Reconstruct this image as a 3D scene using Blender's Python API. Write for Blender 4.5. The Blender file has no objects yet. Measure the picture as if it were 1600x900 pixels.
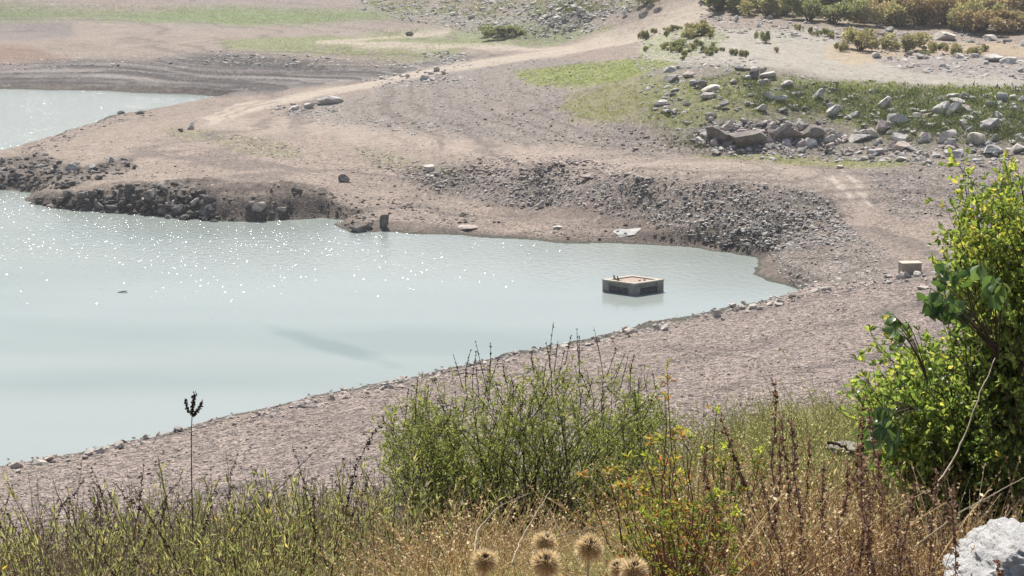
import bpy, bmesh, math, random
import numpy as np
from math import radians as R, sin, cos, tan, atan2, pi
from mathutils import Vector
rng = np.random.default_rng(7)
random.seed(7)
sc = bpy.context.scene
col = sc.collection

# ------------------------------------------------------------------ camera
H = 25.0
PITCH = 11.0
HFOV = 29.0
FOC = 800 / tan(R(HFOV / 2))
cam_d = bpy.data.cameras.new('camera'); cam = bpy.data.objects.new('camera', cam_d); col.objects.link(cam)
cam.location = (0, 0, H); cam.rotation_euler = (R(90 - PITCH), 0, 0)
cam_d.angle = R(HFOV); cam_d.clip_start = 0.1; cam_d.clip_end = 6000
sc.camera = cam
# ------------------------------------------------------------------ light
SUN_EL, SUN_AZ = 52.0, -9.0     # degrees, azimuth clockwise from +Y
w = bpy.data.worlds.new("World"); sc.world = w; w.use_nodes = True
nt = w.node_tree; bg = nt.nodes['Background']
sky = nt.nodes.new('ShaderNodeTexSky'); sky.sky_type = 'NISHITA'; sky.sun_disc = False
sky.sun_elevation = R(SUN_EL); sky.sun_rotation = R(SUN_AZ)
sky.altitude = 100; sky.air_density = 1.0; sky.dust_density = 2.5; sky.ozone_density = 1.0
nt.links.new(sky.outputs[0], bg.inputs[0]); bg.inputs[1].default_value = 0.075
sd = bpy.data.lights.new('sun', 'SUN'); sd.energy = 4.6; sd.angle = R(0.5); sd.color = (1.0, 0.95, 0.87)
so = bpy.data.objects.new('sun', sd); col.objects.link(so); so.location = (0, 0, 60)
sdir = Vector((sin(R(SUN_AZ)) * cos(R(SUN_EL)), cos(R(SUN_AZ)) * cos(R(SUN_EL)), sin(R(SUN_EL))))
so.rotation_euler = sdir.to_track_quat('Z', 'Y').to_euler()
sc.view_settings.view_transform = 'Standard'; sc.view_settings.look = 'None'
sc.view_settings.exposure = 0.58; sc.view_settings.gamma = 1.0; sc.view_settings.use_curve_mapping = False
sc.cycles.max_bounces = 6; sc.cycles.diffuse_bounces = 2; sc.cycles.glossy_bounces = 2
sc.cycles.transmission_bounces = 3; sc.cycles.transparent_max_bounces = 4; sc.cycles.volume_bounces = 0
sc.cycles.caustics_reflective = False; sc.cycles.caustics_refractive = False

HAZE = 0.00024
# ------------------------------------------------------------------ helpers
def tag(o, label=None, cat=None, group=None, kind=None):
    if label: o['label'] = label
    if cat: o['category'] = cat
    if group: o['group'] = group
    if kind: o['kind'] = kind
    return o
def empty(name, loc=(0, 0, 0), rz=0):
    o = bpy.data.objects.new(name, None); col.objects.link(o); o.empty_display_size = .1
    o.location = loc; o.rotation_euler = (0, 0, rz); return o
def mesh(name, V, Fs, mat, smooth=False, attrs=None):
    """V (n,3); Fs list of int arrays (m,k)"""
    me = bpy.data.meshes.new(name)
    V = np.ascontiguousarray(V, dtype=np.float32)
    Fs = [np.asarray(f, dtype=np.int32) for f in Fs if len(f)]
    me.vertices.add(len(V)); me.vertices.foreach_set('co', V.ravel())
    nl = sum(f.size for f in Fs); nf = sum(len(f) for f in Fs)
    me.loops.add(nl); me.loops.foreach_set('vertex_index', np.concatenate([f.ravel() for f in Fs]))
    me.polygons.add(nf)
    tot = np.concatenate([np.full(len(f), f.shape[1], dtype=np.int32) for f in Fs])
    st = np.concatenate([[0], np.cumsum(tot)[:-1]]).astype(np.int32)
    me.polygons.foreach_set('loop_start', st); me.polygons.foreach_set('loop_total', tot)
    me.polygons.foreach_set('use_smooth', np.full(nf, smooth, dtype=bool))
    if attrs:
        for k, a in attrs.items():
            if a.ndim == 2:
                at_ = me.attributes.new(k, 'FLOAT_COLOR', 'POINT')
                c = np.ones((len(V), 4), dtype=np.float32); c[:, :3] = a; at_.data.foreach_set('color', c.ravel())
            else:
                at_ = me.attributes.new(k, 'FLOAT', 'POINT'); at_.data.foreach_set('value', a.astype(np.float32))
    me.update(calc_edges=True); me.validate()
    if mat: me.materials.append(mat)
    return me
def obj(name, me, parent=None, loc=None, rot=None):
    o = bpy.data.objects.new(name, me); col.objects.link(o)
    if parent: o.parent = parent
    if loc is not None: o.location = loc
    if rot is not None: o.rotation_euler = rot
    return o
class MB:
    def __init__(s): s.V = []; s.F = {}; s.n = 0
    def add(s, V, *Fs):
        V = np.asarray(V, dtype=np.float32).reshape(-1, 3)
        for F in Fs:
            F = np.asarray(F, dtype=np.int32)
            if len(F): s.F.setdefault(F.shape[1], []).append(F + s.n)
        s.V.append(V); s.n += len(V); return s
    def me(s, name, mat, smooth=False):
        return mesh(name, np.concatenate(s.V), [np.concatenate(f) for f in s.F.values()], mat, smooth)
    def build(s, name, mat, parent=None, smooth=False):
        return obj(name, s.me(name, mat, smooth), parent)
def copy_tree(o, parent=None):
    c = o.copy(); col.objects.link(c); c.parent = parent
    for ch in o.children: copy_tree(ch, c)
    return c
def box(mb, x0, x1, y0, y1, z0, z1, M=None):
    V = np.array([[x, y, z] for z in (z0, z1) for y in (y0, y1) for x in (x0, x1)], dtype=float)
    if M is not None: V = M(V)
    mb.add(V, [[0, 2, 3, 1], [4, 5, 7, 6], [0, 1, 5, 4], [2, 6, 7, 3], [0, 4, 6, 2], [1, 3, 7, 5]])
def norm(a): return a / np.maximum(np.linalg.norm(a, axis=-1, keepdims=True), 1e-9)
def sstep(a, b, x):
    t = np.clip((x - a) / (b - a), 0, 1); return t * t * (3 - 2 * t)
# value / gradient noise
_g = np.random.default_rng(99)
_perm = _g.permutation(512).astype(np.int32); _perm = np.concatenate([_perm, _perm])
_ga = _g.uniform(0, 2 * pi, 512); _gx, _gy = np.cos(_ga).astype(np.float32), np.sin(_ga).astype(np.float32)
def pnoise(x, y):
    xi = np.floor(x).astype(np.int64); yi = np.floor(y).astype(np.int64)
    xf = (x - xi).astype(np.float32); yf = (y - yi).astype(np.float32)
    u = xf * xf * xf * (xf * (xf * 6 - 15) + 10); v = yf * yf * yf * (yf * (yf * 6 - 15) + 10)
    def g(ix, iy, dx, dy):
        h = _perm[(_perm[ix & 511] + iy) & 511]; return _gx[h] * dx + _gy[h] * dy
    a = g(xi, yi, xf, yf); b = g(xi + 1, yi, xf - 1, yf); c = g(xi, yi + 1, xf, yf - 1); d = g(xi + 1, yi + 1, xf - 1, yf - 1)
    return ((a + u * (b - a)) + v * ((c + u * (d - c)) - (a + u * (b - a)))) * 1.5
def fbm(x, y, sc_=1.0, o=4, seed=0, gain=.5):
    x = x / sc_ + seed * 17.3; y = y / sc_ - seed * 9.7; s = 0; a = 1; t = 0
    for k in range(o):
        s = s + a * pnoise(x, y); t += a; a *= gain; x = x * 2.03 + 5.1; y = y * 2.03 - 3.3
    return s / t

# ------------------------------------------------------------------ pixel (of the 1600x900 photo) -> world
SP, CP = sin(R(PITCH)), cos(R(PITCH))
def ray(px, py):
    px = np.asarray(px, float); py = np.asarray(py, float)
    a = (px - 800) / FOC; b = (450 - py) / FOC
    return np.stack([a + 0 * b, CP + b * SP, -SP + b * CP + 0 * a], -1)
def at_z(px, py, z):
    d = ray(px, py); t = (np.asarray(z, float) - H) / d[..., 2]; return d * t[..., None] + np.array([0, 0, H])
def at_r(px, py, r):
    d = ray(px, py); t = np.asarray(r, float) / np.hypot(d[..., 0], d[..., 1]); return d * t[..., None] + np.array([0, 0, H])

CTRL = [  # px, py, height
 # far left plain and banks
 (0,118,1.1),(0,100,2.0),(0,60,2.6),(0,30,3.2),(0,0,6),(200,100,1.9),(200,92,2.3),(200,50,3),(200,28,3.5),(200,0,6),
 (330,108,2.2),(330,90,3.2),(450,125,1.6),(450,78,4.0),(450,45,4),(450,0,7),(600,105,2.6),(600,70,4.8),(600,50,4.6),(600,0,8),
 (740,92,4.4),(740,70,5.0),(740,50,5.3),(740,0,9),(900,70,6.5),(900,40,7.5),(900,0,11),(1000,45,8.6),(1110,4,12),(1000,0,12),
 # peninsula
 (100,210,1.1),(60,262,.9),(150,250,1.5),(250,275,1.5),(250,220,1.7),(200,190,.8),(350,160,.7),(330,185,1.2),(400,290,1.7),(400,220,2.0),(480,300,1.7),
 (400,170,1.4),(480,142,1.7),(560,130,2.0),(530,200,2.4),(530,260,1.9),(560,300,1.1),(600,330,.6),(700,340,.6),(700,300,1.3),
 (620,262,2.2),(700,262,2.8),(700,240,3.2),(700,205,3.4),(620,165,3.3),(640,120,3.2),(700,140,4.2),(760,98,4.6),(830,82,5.6),
 # middle slopes
 (850,345,.7),(850,310,1.5),(850,268,3.5),(850,240,3.8),(850,200,4.4),(850,150,5.8),(850,115,6.4),(950,80,7.6),
 (1000,360,.7),(1000,320,2.0),(1000,282,3.8),(1000,255,4.0),(1000,225,4.6),(1000,175,6.6),(1000,130,8.2),(1000,95,8.8),
 (1120,360,1.2),(1120,320,2.6),(1120,285,4.0),(1120,250,4.2),(1120,234,4.5),(1120,196,6.2),(1120,130,8.8),(1120,80,9.6),(1120,40,10.6),
 (1270,236,4.6),(1270,200,6.0),(1270,130,8.8),(1270,80,9.4),(1270,40,10.4),(1270,0,12),
 (1220,400,.9),(1220,360,1.6),(1240,300,3.7),(1290,270,4.0),(1300,380,1.6),(1350,330,2.6),(1350,280,3.9),(1380,250,4.4),
 (1420,400,1.9),(1480,340,2.8),(1500,280,4.2),(1400,225,5.2),(1400,180,7.0),(1400,132,8.5),(1400,90,9.0),(1400,40,10.2),
 (1560,250,4.8),(1560,200,6.6),(1560,140,8.4),(1560,90,9.1),(1560,55,9.7),(1500,0,12.4),(1300,430,1.0),(1340,440,1.5),
 # near bank
 (1250,480,.8),(1400,440,1.9),(1500,450,2.6),(1560,400,2.6),(1300,500,1.6),(1450,520,2.9),(1300,560,2.9),(1300,620,4.1),(1550,620,4.6),
 (1100,520,1.0),(1100,580,2.3),(1100,650,3.9),(900,560,.9),(900,620,2.3),(900,700,3.8),(700,620,1.1),(700,700,2.8),(700,780,4.2),
 (500,660,1.0),(500,740,2.6),(500,820,4.2),(300,700,.8),(300,780,2.4),(300,860,4.0),(100,745,.8),(100,820,2.4),(100,900,4.0),
]
SHORE = [(360,152),(280,147),(150,142),(0,139),(-400,133),(-1500,125),(-2600,200),(-2600,900),(-900,880),(-300,800),(0,732),(60,719),(140,705),(200,691),(300,665),
 (400,641),(520,615),(600,598),(700,575),(830,546),(960,518),(1100,486),(1180,471),(1250,456),(1232,447),(1205,440),(1182,428),(1186,412),(1172,402),(1140,394),
 (1090,388),(1000,382),(900,380),(830,377),(760,371),(700,367),(620,363),(548,362),(520,350),(535,345),(500,340),(470,343),(400,346),(340,345),(240,337),(150,330),(80,326),
 (35,314),(50,303),(30,298),(0,296),(-90,288),(-150,270),(-70,252),(0,242),(60,225),(105,208),(140,196),(170,181),(230,172),(300,160)]
shore_w = at_z([p[0] for p in SHORE], [p[1] for p in SHORE], 0)[:, :2]
cp = np.array(CTRL, float); cw = at_z(cp[:, 0], cp[:, 1], cp[:, 2])
extra = []
for a in (-60, -40, -25, -14, 0, 14, 25, 40, 60):
    for r, z in ((8, 6.5), (25, 6), (48, 5.2)):
        extra.append((a, r, z))
for a, l in ((22, [(75, 5), (110, 3.2), (140, 4), (165, 6), (190, 9), (240, 10.5)]), (35, [(75, 6), (130, 5), (190, 10), (260, 12)]), (60, [(90, 8), (180, 12), (300, 14)]),
             (-25, [(75, 3), (290, 2), (350, 3.5)]), (-40, [(70, 4), (300, 3)]), (-60, [(60, 6), (300, 6)])):
    extra += [(a, r, z) for r, z in l]
for a in (-60, -40, -25, -14, -7, 0, 7, 14, 25, 40, 60):
    extra += [(a, 520, 18), (a, 800, 21), (a, 1500, 23)]
ex = np.array(extra, float)
def uv(x, y):
    r = np.maximum(np.hypot(x, y), .5); return np.stack([np.arctan2(x, y) * 3.0, np.log(r) * 1.6], -1)
P_uv = np.concatenate([uv(cw[:, 0], cw[:, 1]), np.stack([np.radians(ex[:, 0]) * 3.0, np.log(ex[:, 1]) * 1.6], -1)])
P_z = np.concatenate([cw[:, 2], ex[:, 2]])
def tps(d2): return .5 * d2 * np.log(d2 + 1e-12)
n_ = len(P_uv)
A = np.zeros((n_ + 3, n_ + 3)); A[:n_, :n_] = tps(((P_uv[:, None] - P_uv[None]) ** 2).sum(-1)) + np.eye(n_) * 2e-4
A[:n_, n_] = 1; A[:n_, n_ + 1:] = P_uv; A[n_:, :n_] = A[:n_, n_:].T
coef = np.linalg.solve(A, np.concatenate([P_z, np.zeros(3)]))
GA = np.linspace(-pi, pi, 721); GR = np.linspace(np.log(.5), np.log(4000), 520)
ga, gr = np.meshgrid(GA, GR); q = np.stack([np.clip(ga, R(-62), R(62)) * 3.0, np.clip(gr, np.log(5), np.log(1500)) * 1.6], -1).reshape(-1, 2)
gz = np.concatenate([tps(((c[:, None] - P_uv[None]) ** 2).sum(-1)) @ coef[:n_] + coef[n_] + c @ coef[n_ + 1:] for c in np.array_split(q, 40)]).reshape(ga.shape)
def land(x, y):
    a = (np.arctan2(x, y) + pi) / (2 * pi) * 720; r = np.log(np.maximum(np.hypot(x, y), .5)); r = (r - GR[0]) / (GR[-1] - GR[0]) * 519
    a = np.clip(a, 0, 719.999); r = np.clip(r, 0, 518.999); i = a.astype(int); j = r.astype(int); fa = a - i; fr = r - j
    return (gz[j, i] * (1 - fa) + gz[j, i + 1] * fa) * (1 - fr) + (gz[j + 1, i] * (1 - fa) + gz[j + 1, i + 1] * fa) * fr
def seg_dist(x, y, pts, closed=True):
    """distance to polyline and inside flag"""
    d = np.full(x.shape, 1e9); ins = np.zeros(x.shape, bool); n = len(pts)
    for i in range(n if closed else n - 1):
        ax, ay = pts[i]; bx, by = pts[(i + 1) % n]; ex_, ey = bx - ax, by - ay
        t = np.clip(((x - ax) * ex_ + (y - ay) * ey) / max(ex_ * ex_ + ey * ey, 1e-9), 0, 1)
        d = np.minimum(d, (x - ax - t * ex_) ** 2 + (y - ay - t * ey) ** 2)
        if closed and ay != by: ins ^= ((ay > y) != (by > y)) & (x < ex_ * (y - ay) / ey + ax)
    return np.sqrt(d), ins
RN = [0, 3, 5, 8, 10, 15, 18, 22, 26, 50, 80, 5000]
DL = [1.6, 1.8, 2.15, 3.05, 3.7, 5.1, 6.4, 8.8, 11.5, 26, 45, 4000]
DC = [1.6, 1.8, 2.1, 2.95, 3.55, 4.95, 6.1, 8.3, 11, 25, 45, 4000]
DR = [1.6, 1.75, 1.95, 2.7, 3.2, 4.35, 4.98, 5.75, 7.4, 22, 42, 4000]
def near_z(x, y):
    r = np.hypot(x, y); a = np.degrees(np.arctan2(x, y))
    l, c, d = (H - np.interp(r, RN, T) for T in (DL, DC, DR))
    t = np.clip(a / 12, -1, 1); k = sstep(2, 8, a)
    z = np.where(a < 0, c + (l - c) * sstep(0, 10, -a), c + (d - c) * k)
    back = sstep(70, 110, np.abs(a)); return z * (1 - back) + np.minimum(H - 1.6 + .02 * r, H + 3) * back
# world-space region test: (azimuth, 25/r) so that edges soften evenly
def reg_uv(x, y): return np.arctan2(x, y) * FOC, -25.0 / np.maximum(np.hypot(x, y), 1) * FOC
def smooth_z(x, y, warp=True):
    wx = x + .7 * fbm(x, y, 3.0, 3, 3); wy = y + 1.0 * fbm(x, y, 4.0, 3, 4)
    d, ins = seg_dist(wx, wy, shore_w)
    zl = np.maximum(land(x, y), .05 + .03 * np.minimum(d, 30))
    zl = zl * sstep(-.3, 2.2, d)
    zb = np.where(ins, -np.minimum(.10 * d + .02, 2.0), zl + .02)
    zn = near_z(x, y)
    k = 1.5; h = np.clip(.5 + .5 * (zn - zb) / k, 0, 1); z = zb * (1 - h) + zn * h + k * h * (1 - h)
    return z, d, ins
def at(px, py):
    """march photo rays onto the ground"""
    px = np.atleast_1d(np.asarray(px, float)); py = np.atleast_1d(np.asarray(py, float))
    d = ray(px, py); d = d / np.hypot(d[:, 0], d[:, 1])[:, None]
    rr = np.concatenate([np.linspace(30, 180, 100), np.geomspace(182, 1200, 130)])
    prev = np.full(len(px), 30.0); hit = np.full(len(px), 1100.0); done = np.zeros(len(px), bool)
    for r in rr:
        z = smooth_z(d[:, 0] * r, d[:, 1] * r)[0]; below = (H + d[:, 2] * r) < np.maximum(z, 0)
        new = below & ~done
        if new.any():
            lo = prev[new].copy(); hi = np.full(new.sum(), r); dd = d[new]
            for _ in range(7):
                m = (lo + hi) / 2; zz = np.maximum(smooth_z(dd[:, 0] * m, dd[:, 1] * m)[0], 0); b = (H + dd[:, 2] * m) < zz
                hi = np.where(b, m, hi); lo = np.where(b, lo, m)
            hit[new] = hi; done |= new
        prev[~done] = r
        if done.all(): break
    x, y = d[:, 0] * hit, d[:, 1] * hit
    return np.stack([x, y], -1)
_pc = {}
def poly(pts):
    k = tuple(pts)
    if k not in _pc:
        w_ = at([p[0] for p in pts], [p[1] for p in pts]); u, v = reg_uv(w_[:, 0], w_[:, 1]); _pc[k] = np.stack([u, v], -1)
    return _pc[k]
def pmask(u, v, pts, soft=6):
    P = poly(pts); m = np.zeros(u.shape); x0, x1 = P[:, 0].min() - soft * 2, P[:, 0].max() + soft * 2; y0, y1 = P[:, 1].min() - soft * 2, P[:, 1].max() + soft * 2
    s = (u > x0) & (u < x1) & (v > y0) & (v < y1)
    if s.any():
        d, ins = seg_dist(u[s], v[s], P); m[s] = sstep(-soft, soft, np.where(ins, d, -d))
    return m
def lmask(u, v, pts, width, soft=2):
    P = poly(pts); m = np.zeros(u.shape); e = width * 2 + 10
    s = (u > P[:, 0].min() - e) & (u < P[:, 0].max() + e) & (v > P[:, 1].min() - e) & (v < P[:, 1].max() + e)
    if s.any():
        d, _ = seg_dist(u[s], v[s], P, False); m[s] = 1 - sstep(width / 2 - soft, width / 2 + soft, d)
    return m
# regions traced on the ground
TERR = [(0,108),(60,98),(180,92),(330,84),(480,95),(640,100),(790,84),(640,112),(480,136),(362,151),(280,146),(150,141),(0,138),(-300,132),(-300,110)]
SCARP = [(60,312),(110,302),(200,290),(330,285),(420,290),(470,288),(520,300),(510,335),(470,343),(340,346),(240,338),(150,331),(80,327),(40,316)]
SCARP2 = [(-60,258),(0,250),(60,240),(130,262),(200,248),(215,262),(170,275),(110,292),(60,298),(0,294),(-60,285)]
SCREE = [(610,262),(700,262),(850,262),(1000,275),(1120,282),(1240,292),(1300,310),(1320,345),(1240,362),(1190,385),(1120,380),(1000,345),(900,325),(760,318),(700,300),(640,285)]
SCREE3 = [(1190,385),(1250,360),(1340,372),(1400,395),(1400,425),(1330,445),(1250,452),(1215,425)]
SCREE2 = [(1350,262),(1500,256),(1600,255),(1600,330),(1480,345),(1400,340),(1370,310)]
WALL = [(1100,192),(1200,186),(1290,196),(1310,215),(1300,236),(1200,240),(1090,236),(1080,215)]
GREY = [(440,175),(560,150),(640,118),(760,100),(850,90),(980,100),(880,150),(900,190),(1080,215),(1090,240),(1000,238),(800,225),(620,200),(500,192)]
GREEN1 = [(800,112),(900,100),(1000,92),(1060,98),(1000,118),(960,130),(880,138),(820,130)]
GREEN2 = [(880,150),(1000,120),(1090,128),(1160,110),(1240,125),(1320,135),(1600,140),(1600,185),(1400,200),(1290,192),(1180,185),(1080,200),(940,192),(880,178)]
GREENR = [(1160,128),(1300,140),(1450,140),(1700,140),(1700,225),(1500,215),(1380,200),(1300,180),(1180,165)]
SLOPE = [(1000,105),(1180,105),(1300,125),(1450,135),(1700,135),(1700,250),(1400,246),(1100,238),(1050,215),(1000,170)]
GREEN3 = [(340,62),(480,56),(640,60),(830,68),(740,74),(700,90),(560,88),(420,82),(350,76)]
GREEN4 = [(-300,6),(0,6),(350,10),(560,16),(640,28),(500,36),(380,40),(200,34),(120,28),(0,34),(-300,34)]
GREEN5 = [(560,50),(700,45),(900,42),(960,44),(900,62),(800,70),(640,66)]
GREEN6 = [(250,200),(310,202),(400,215),(470,232),(460,250),(400,246),(340,228),(270,215)]
GREEN7 = [(540,225),(620,240),(700,262),(780,280),(700,282),(620,262),(560,248)]
GREEN8 = [(1000,60),(1060,40),(1120,45),(1140,60),(1100,85),(1050,95),(1000,90)]
STRIP = [(1080,240),(1200,243),(1400,250),(1480,256),(1300,262),(1120,250)]
SCRUBT = [(560,0),(1000,0),(1000,14),(900,38),(760,40),(640,26),(560,14)]
PLATEAU = [(1000,60),(1120,50),(1290,48),(1330,80),(1420,108),(1700,128),(1700,142),(1450,136),(1300,128),(1180,106),(1080,104),(1000,98)]
ORNG = [(1290,70),(1420,62),(1700,66),(1700,90),(1480,86),(1400,94),(1330,104),(1290,90)]
SHRUBG = [(1120,14),(1280,40),(1400,42),(1700,60),(1700,-10),(1120,-10)]
ROCKR = [(1360,92),(1440,84),(1700,92),(1700,130),(1500,122),(1400,108)]
MOUNDL = [(-100,70),(20,70),(60,78),(110,92),(60,98),(-100,104)]
DARKL = [(-100,24),(60,28),(110,36),(120,56),(60,62),(-100,62)]
WETB = [(760,318),(900,325),(1000,345),(1120,382),(1190,392),(1215,425),(1250,450),(1232,447),(1182,428),(1186,412),(1140,394),(1000,378),(820,345)]
TRACK = [(1112,-6),(1108,6),(1070,30),(1000,56),(940,68),(870,82),(760,98),(640,118),(520,142),(430,160),(370,175),(330,190)]
TRACK2 = [(900,74),(800,74),(700,72),(600,70),(500,66)]
TRACK2B = [(500,66),(560,62),(640,56),(700,50)]
LTRACK = [(320,190),(420,196),(520,203),(640,216),(760,232),(880,246),(1000,256),(1120,263),(1240,268),(1300,280),(1340,305),(1352,335)]
NEARB = [(0,742),(300,672),(700,582),(1000,520),(1250,462),(1400,440),(1700,440),(1700,700),(900,900),(0,900)]
DIRT_P = [(330,190),(420,180),(500,195),(640,216),(760,236),(1000,262),(900,262),(700,256),(600,245),(530,220),(470,240),(540,300),(620,300),(760,310),(700,325),(560,310),(500,290),(330,284),(200,285),(100,290),(130,262),(60,240),(120,215),(250,190)]
C = lambda *a: np.array(a)
def terrain(x, y, full=True):
    z, d, ins = smooth_z(x, y)
    r = np.hypot(x, y)
    wx = x + 1.2 * fbm(x, y, 5, 3, 11); wy = y + 3.0 * fbm(x, y, 7, 3, 12)
    u, v = reg_uv(wx, wy)
    M = {}
    def m(k, P, soft=6):
        M[k] = pmask(u, v, P, soft); return M[k]
    terr = m('terr', TERR, 5); sc1 = m('scarp', SCARP, 11); sc2 = m('scarp2', SCARP2, 9); scr = np.maximum.reduce([m('scree', SCREE, 6), m('scree2', SCREE2, 8), m('scree3', SCREE3, 6)])
    M['scr'] = scr; wall = m('wall', WALL, 5); slope = m('slope', SLOPE, 8)
    track = lmask(u, v, TRACK, 17, 4); track = np.maximum(track, lmask(u, v, TRACK2, 7, 3)); track = np.maximum(track, lmask(u, v, TRACK2B, 6, 3)); ltrack = lmask(u, v, LTRACK, 26, 7)
    M['track'] = track; M['ltrack'] = ltrack
    near = sstep(44, 34, r); M['near'] = near
    shoref = sstep(.0, 2.5, d)
    rough = np.clip(.12 + .5 * scr + 1.0 * sc1 + 1.0 * sc2 + .5 * slope + .8 * wall - .3 * track - .2 * ltrack, .03, 1.5)
    # relief
    far = 1 - near
    det = .16 * fbm(x, y, 9, 3, 21) * (1 - .7 * track) * far + rough * (.34 * fbm(x, y, 2.2, 4, 22, .6)) * far + near * (.14 * fbm(x, y, 1.3, 4, 23) + .02 * fbm(x, y, .2, 2, 25))
    det = det + rough * .16 * np.abs(fbm(x, y, .9, 3, 27, .65)) * far * sstep(300, 150, r)
    det = det + .035 * fbm(x, y, .8, 2, 24) * far * sstep(320, 160, r)
    nb = m('nearb', NEARB, 10) * far; det = det + nb * .05 * fbm(x, y, .6, 3, 31, .7)
    det = det * np.where(ins, .3, .25 + .75 * shoref)
    z = z + det
    # scarps: short step just inside the water line
    hvar = np.clip(.75 + .9 * fbm(x, y, 5, 3, 44), .1, 1.4) * (1 - .55 * sstep(-25, -12, x))
    z = z + hvar * (np.maximum(sc1, .7 * sc2)) * np.where(ins, 0, 1) * (.55 * np.where(x < -24, sstep(.2, 1.2, d), sstep(.1, 3.5, d)) + .5 * np.abs(fbm(x, y, 1.4, 3, 41)) * sstep(0, .8, d))
    # terraces left by the falling water
    zt = z * 3.6 + .55 * fbm(x, y * .6, 22, 3, 42); ft = zt - np.floor(zt); zq = (np.floor(zt) + sstep(.55, .98, ft)) / 3.6 - (zt - z * 3.6) / 3.6
    tm = np.maximum(terr, .35 * M['scree3']) * np.where(ins, 0, 1); z = z * (1 - tm) + zq * tm
    zt2 = z * 4.2 + .4 * fbm(x, y, 8, 3, 43); ft2 = zt2 - np.floor(zt2); z = z + np.where(ins, 0, 1) * (nb * .2 + (1 - nb) * .35) * sstep(6, 1.5, d) * (sstep(.5, .95, ft2) - ft2) / 4.2
    if not full: return z
    return z, d, ins, u, v, M
def zat(x, y): return terrain(np.asarray(x, float), np.asarray(y, float), False)

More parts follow.
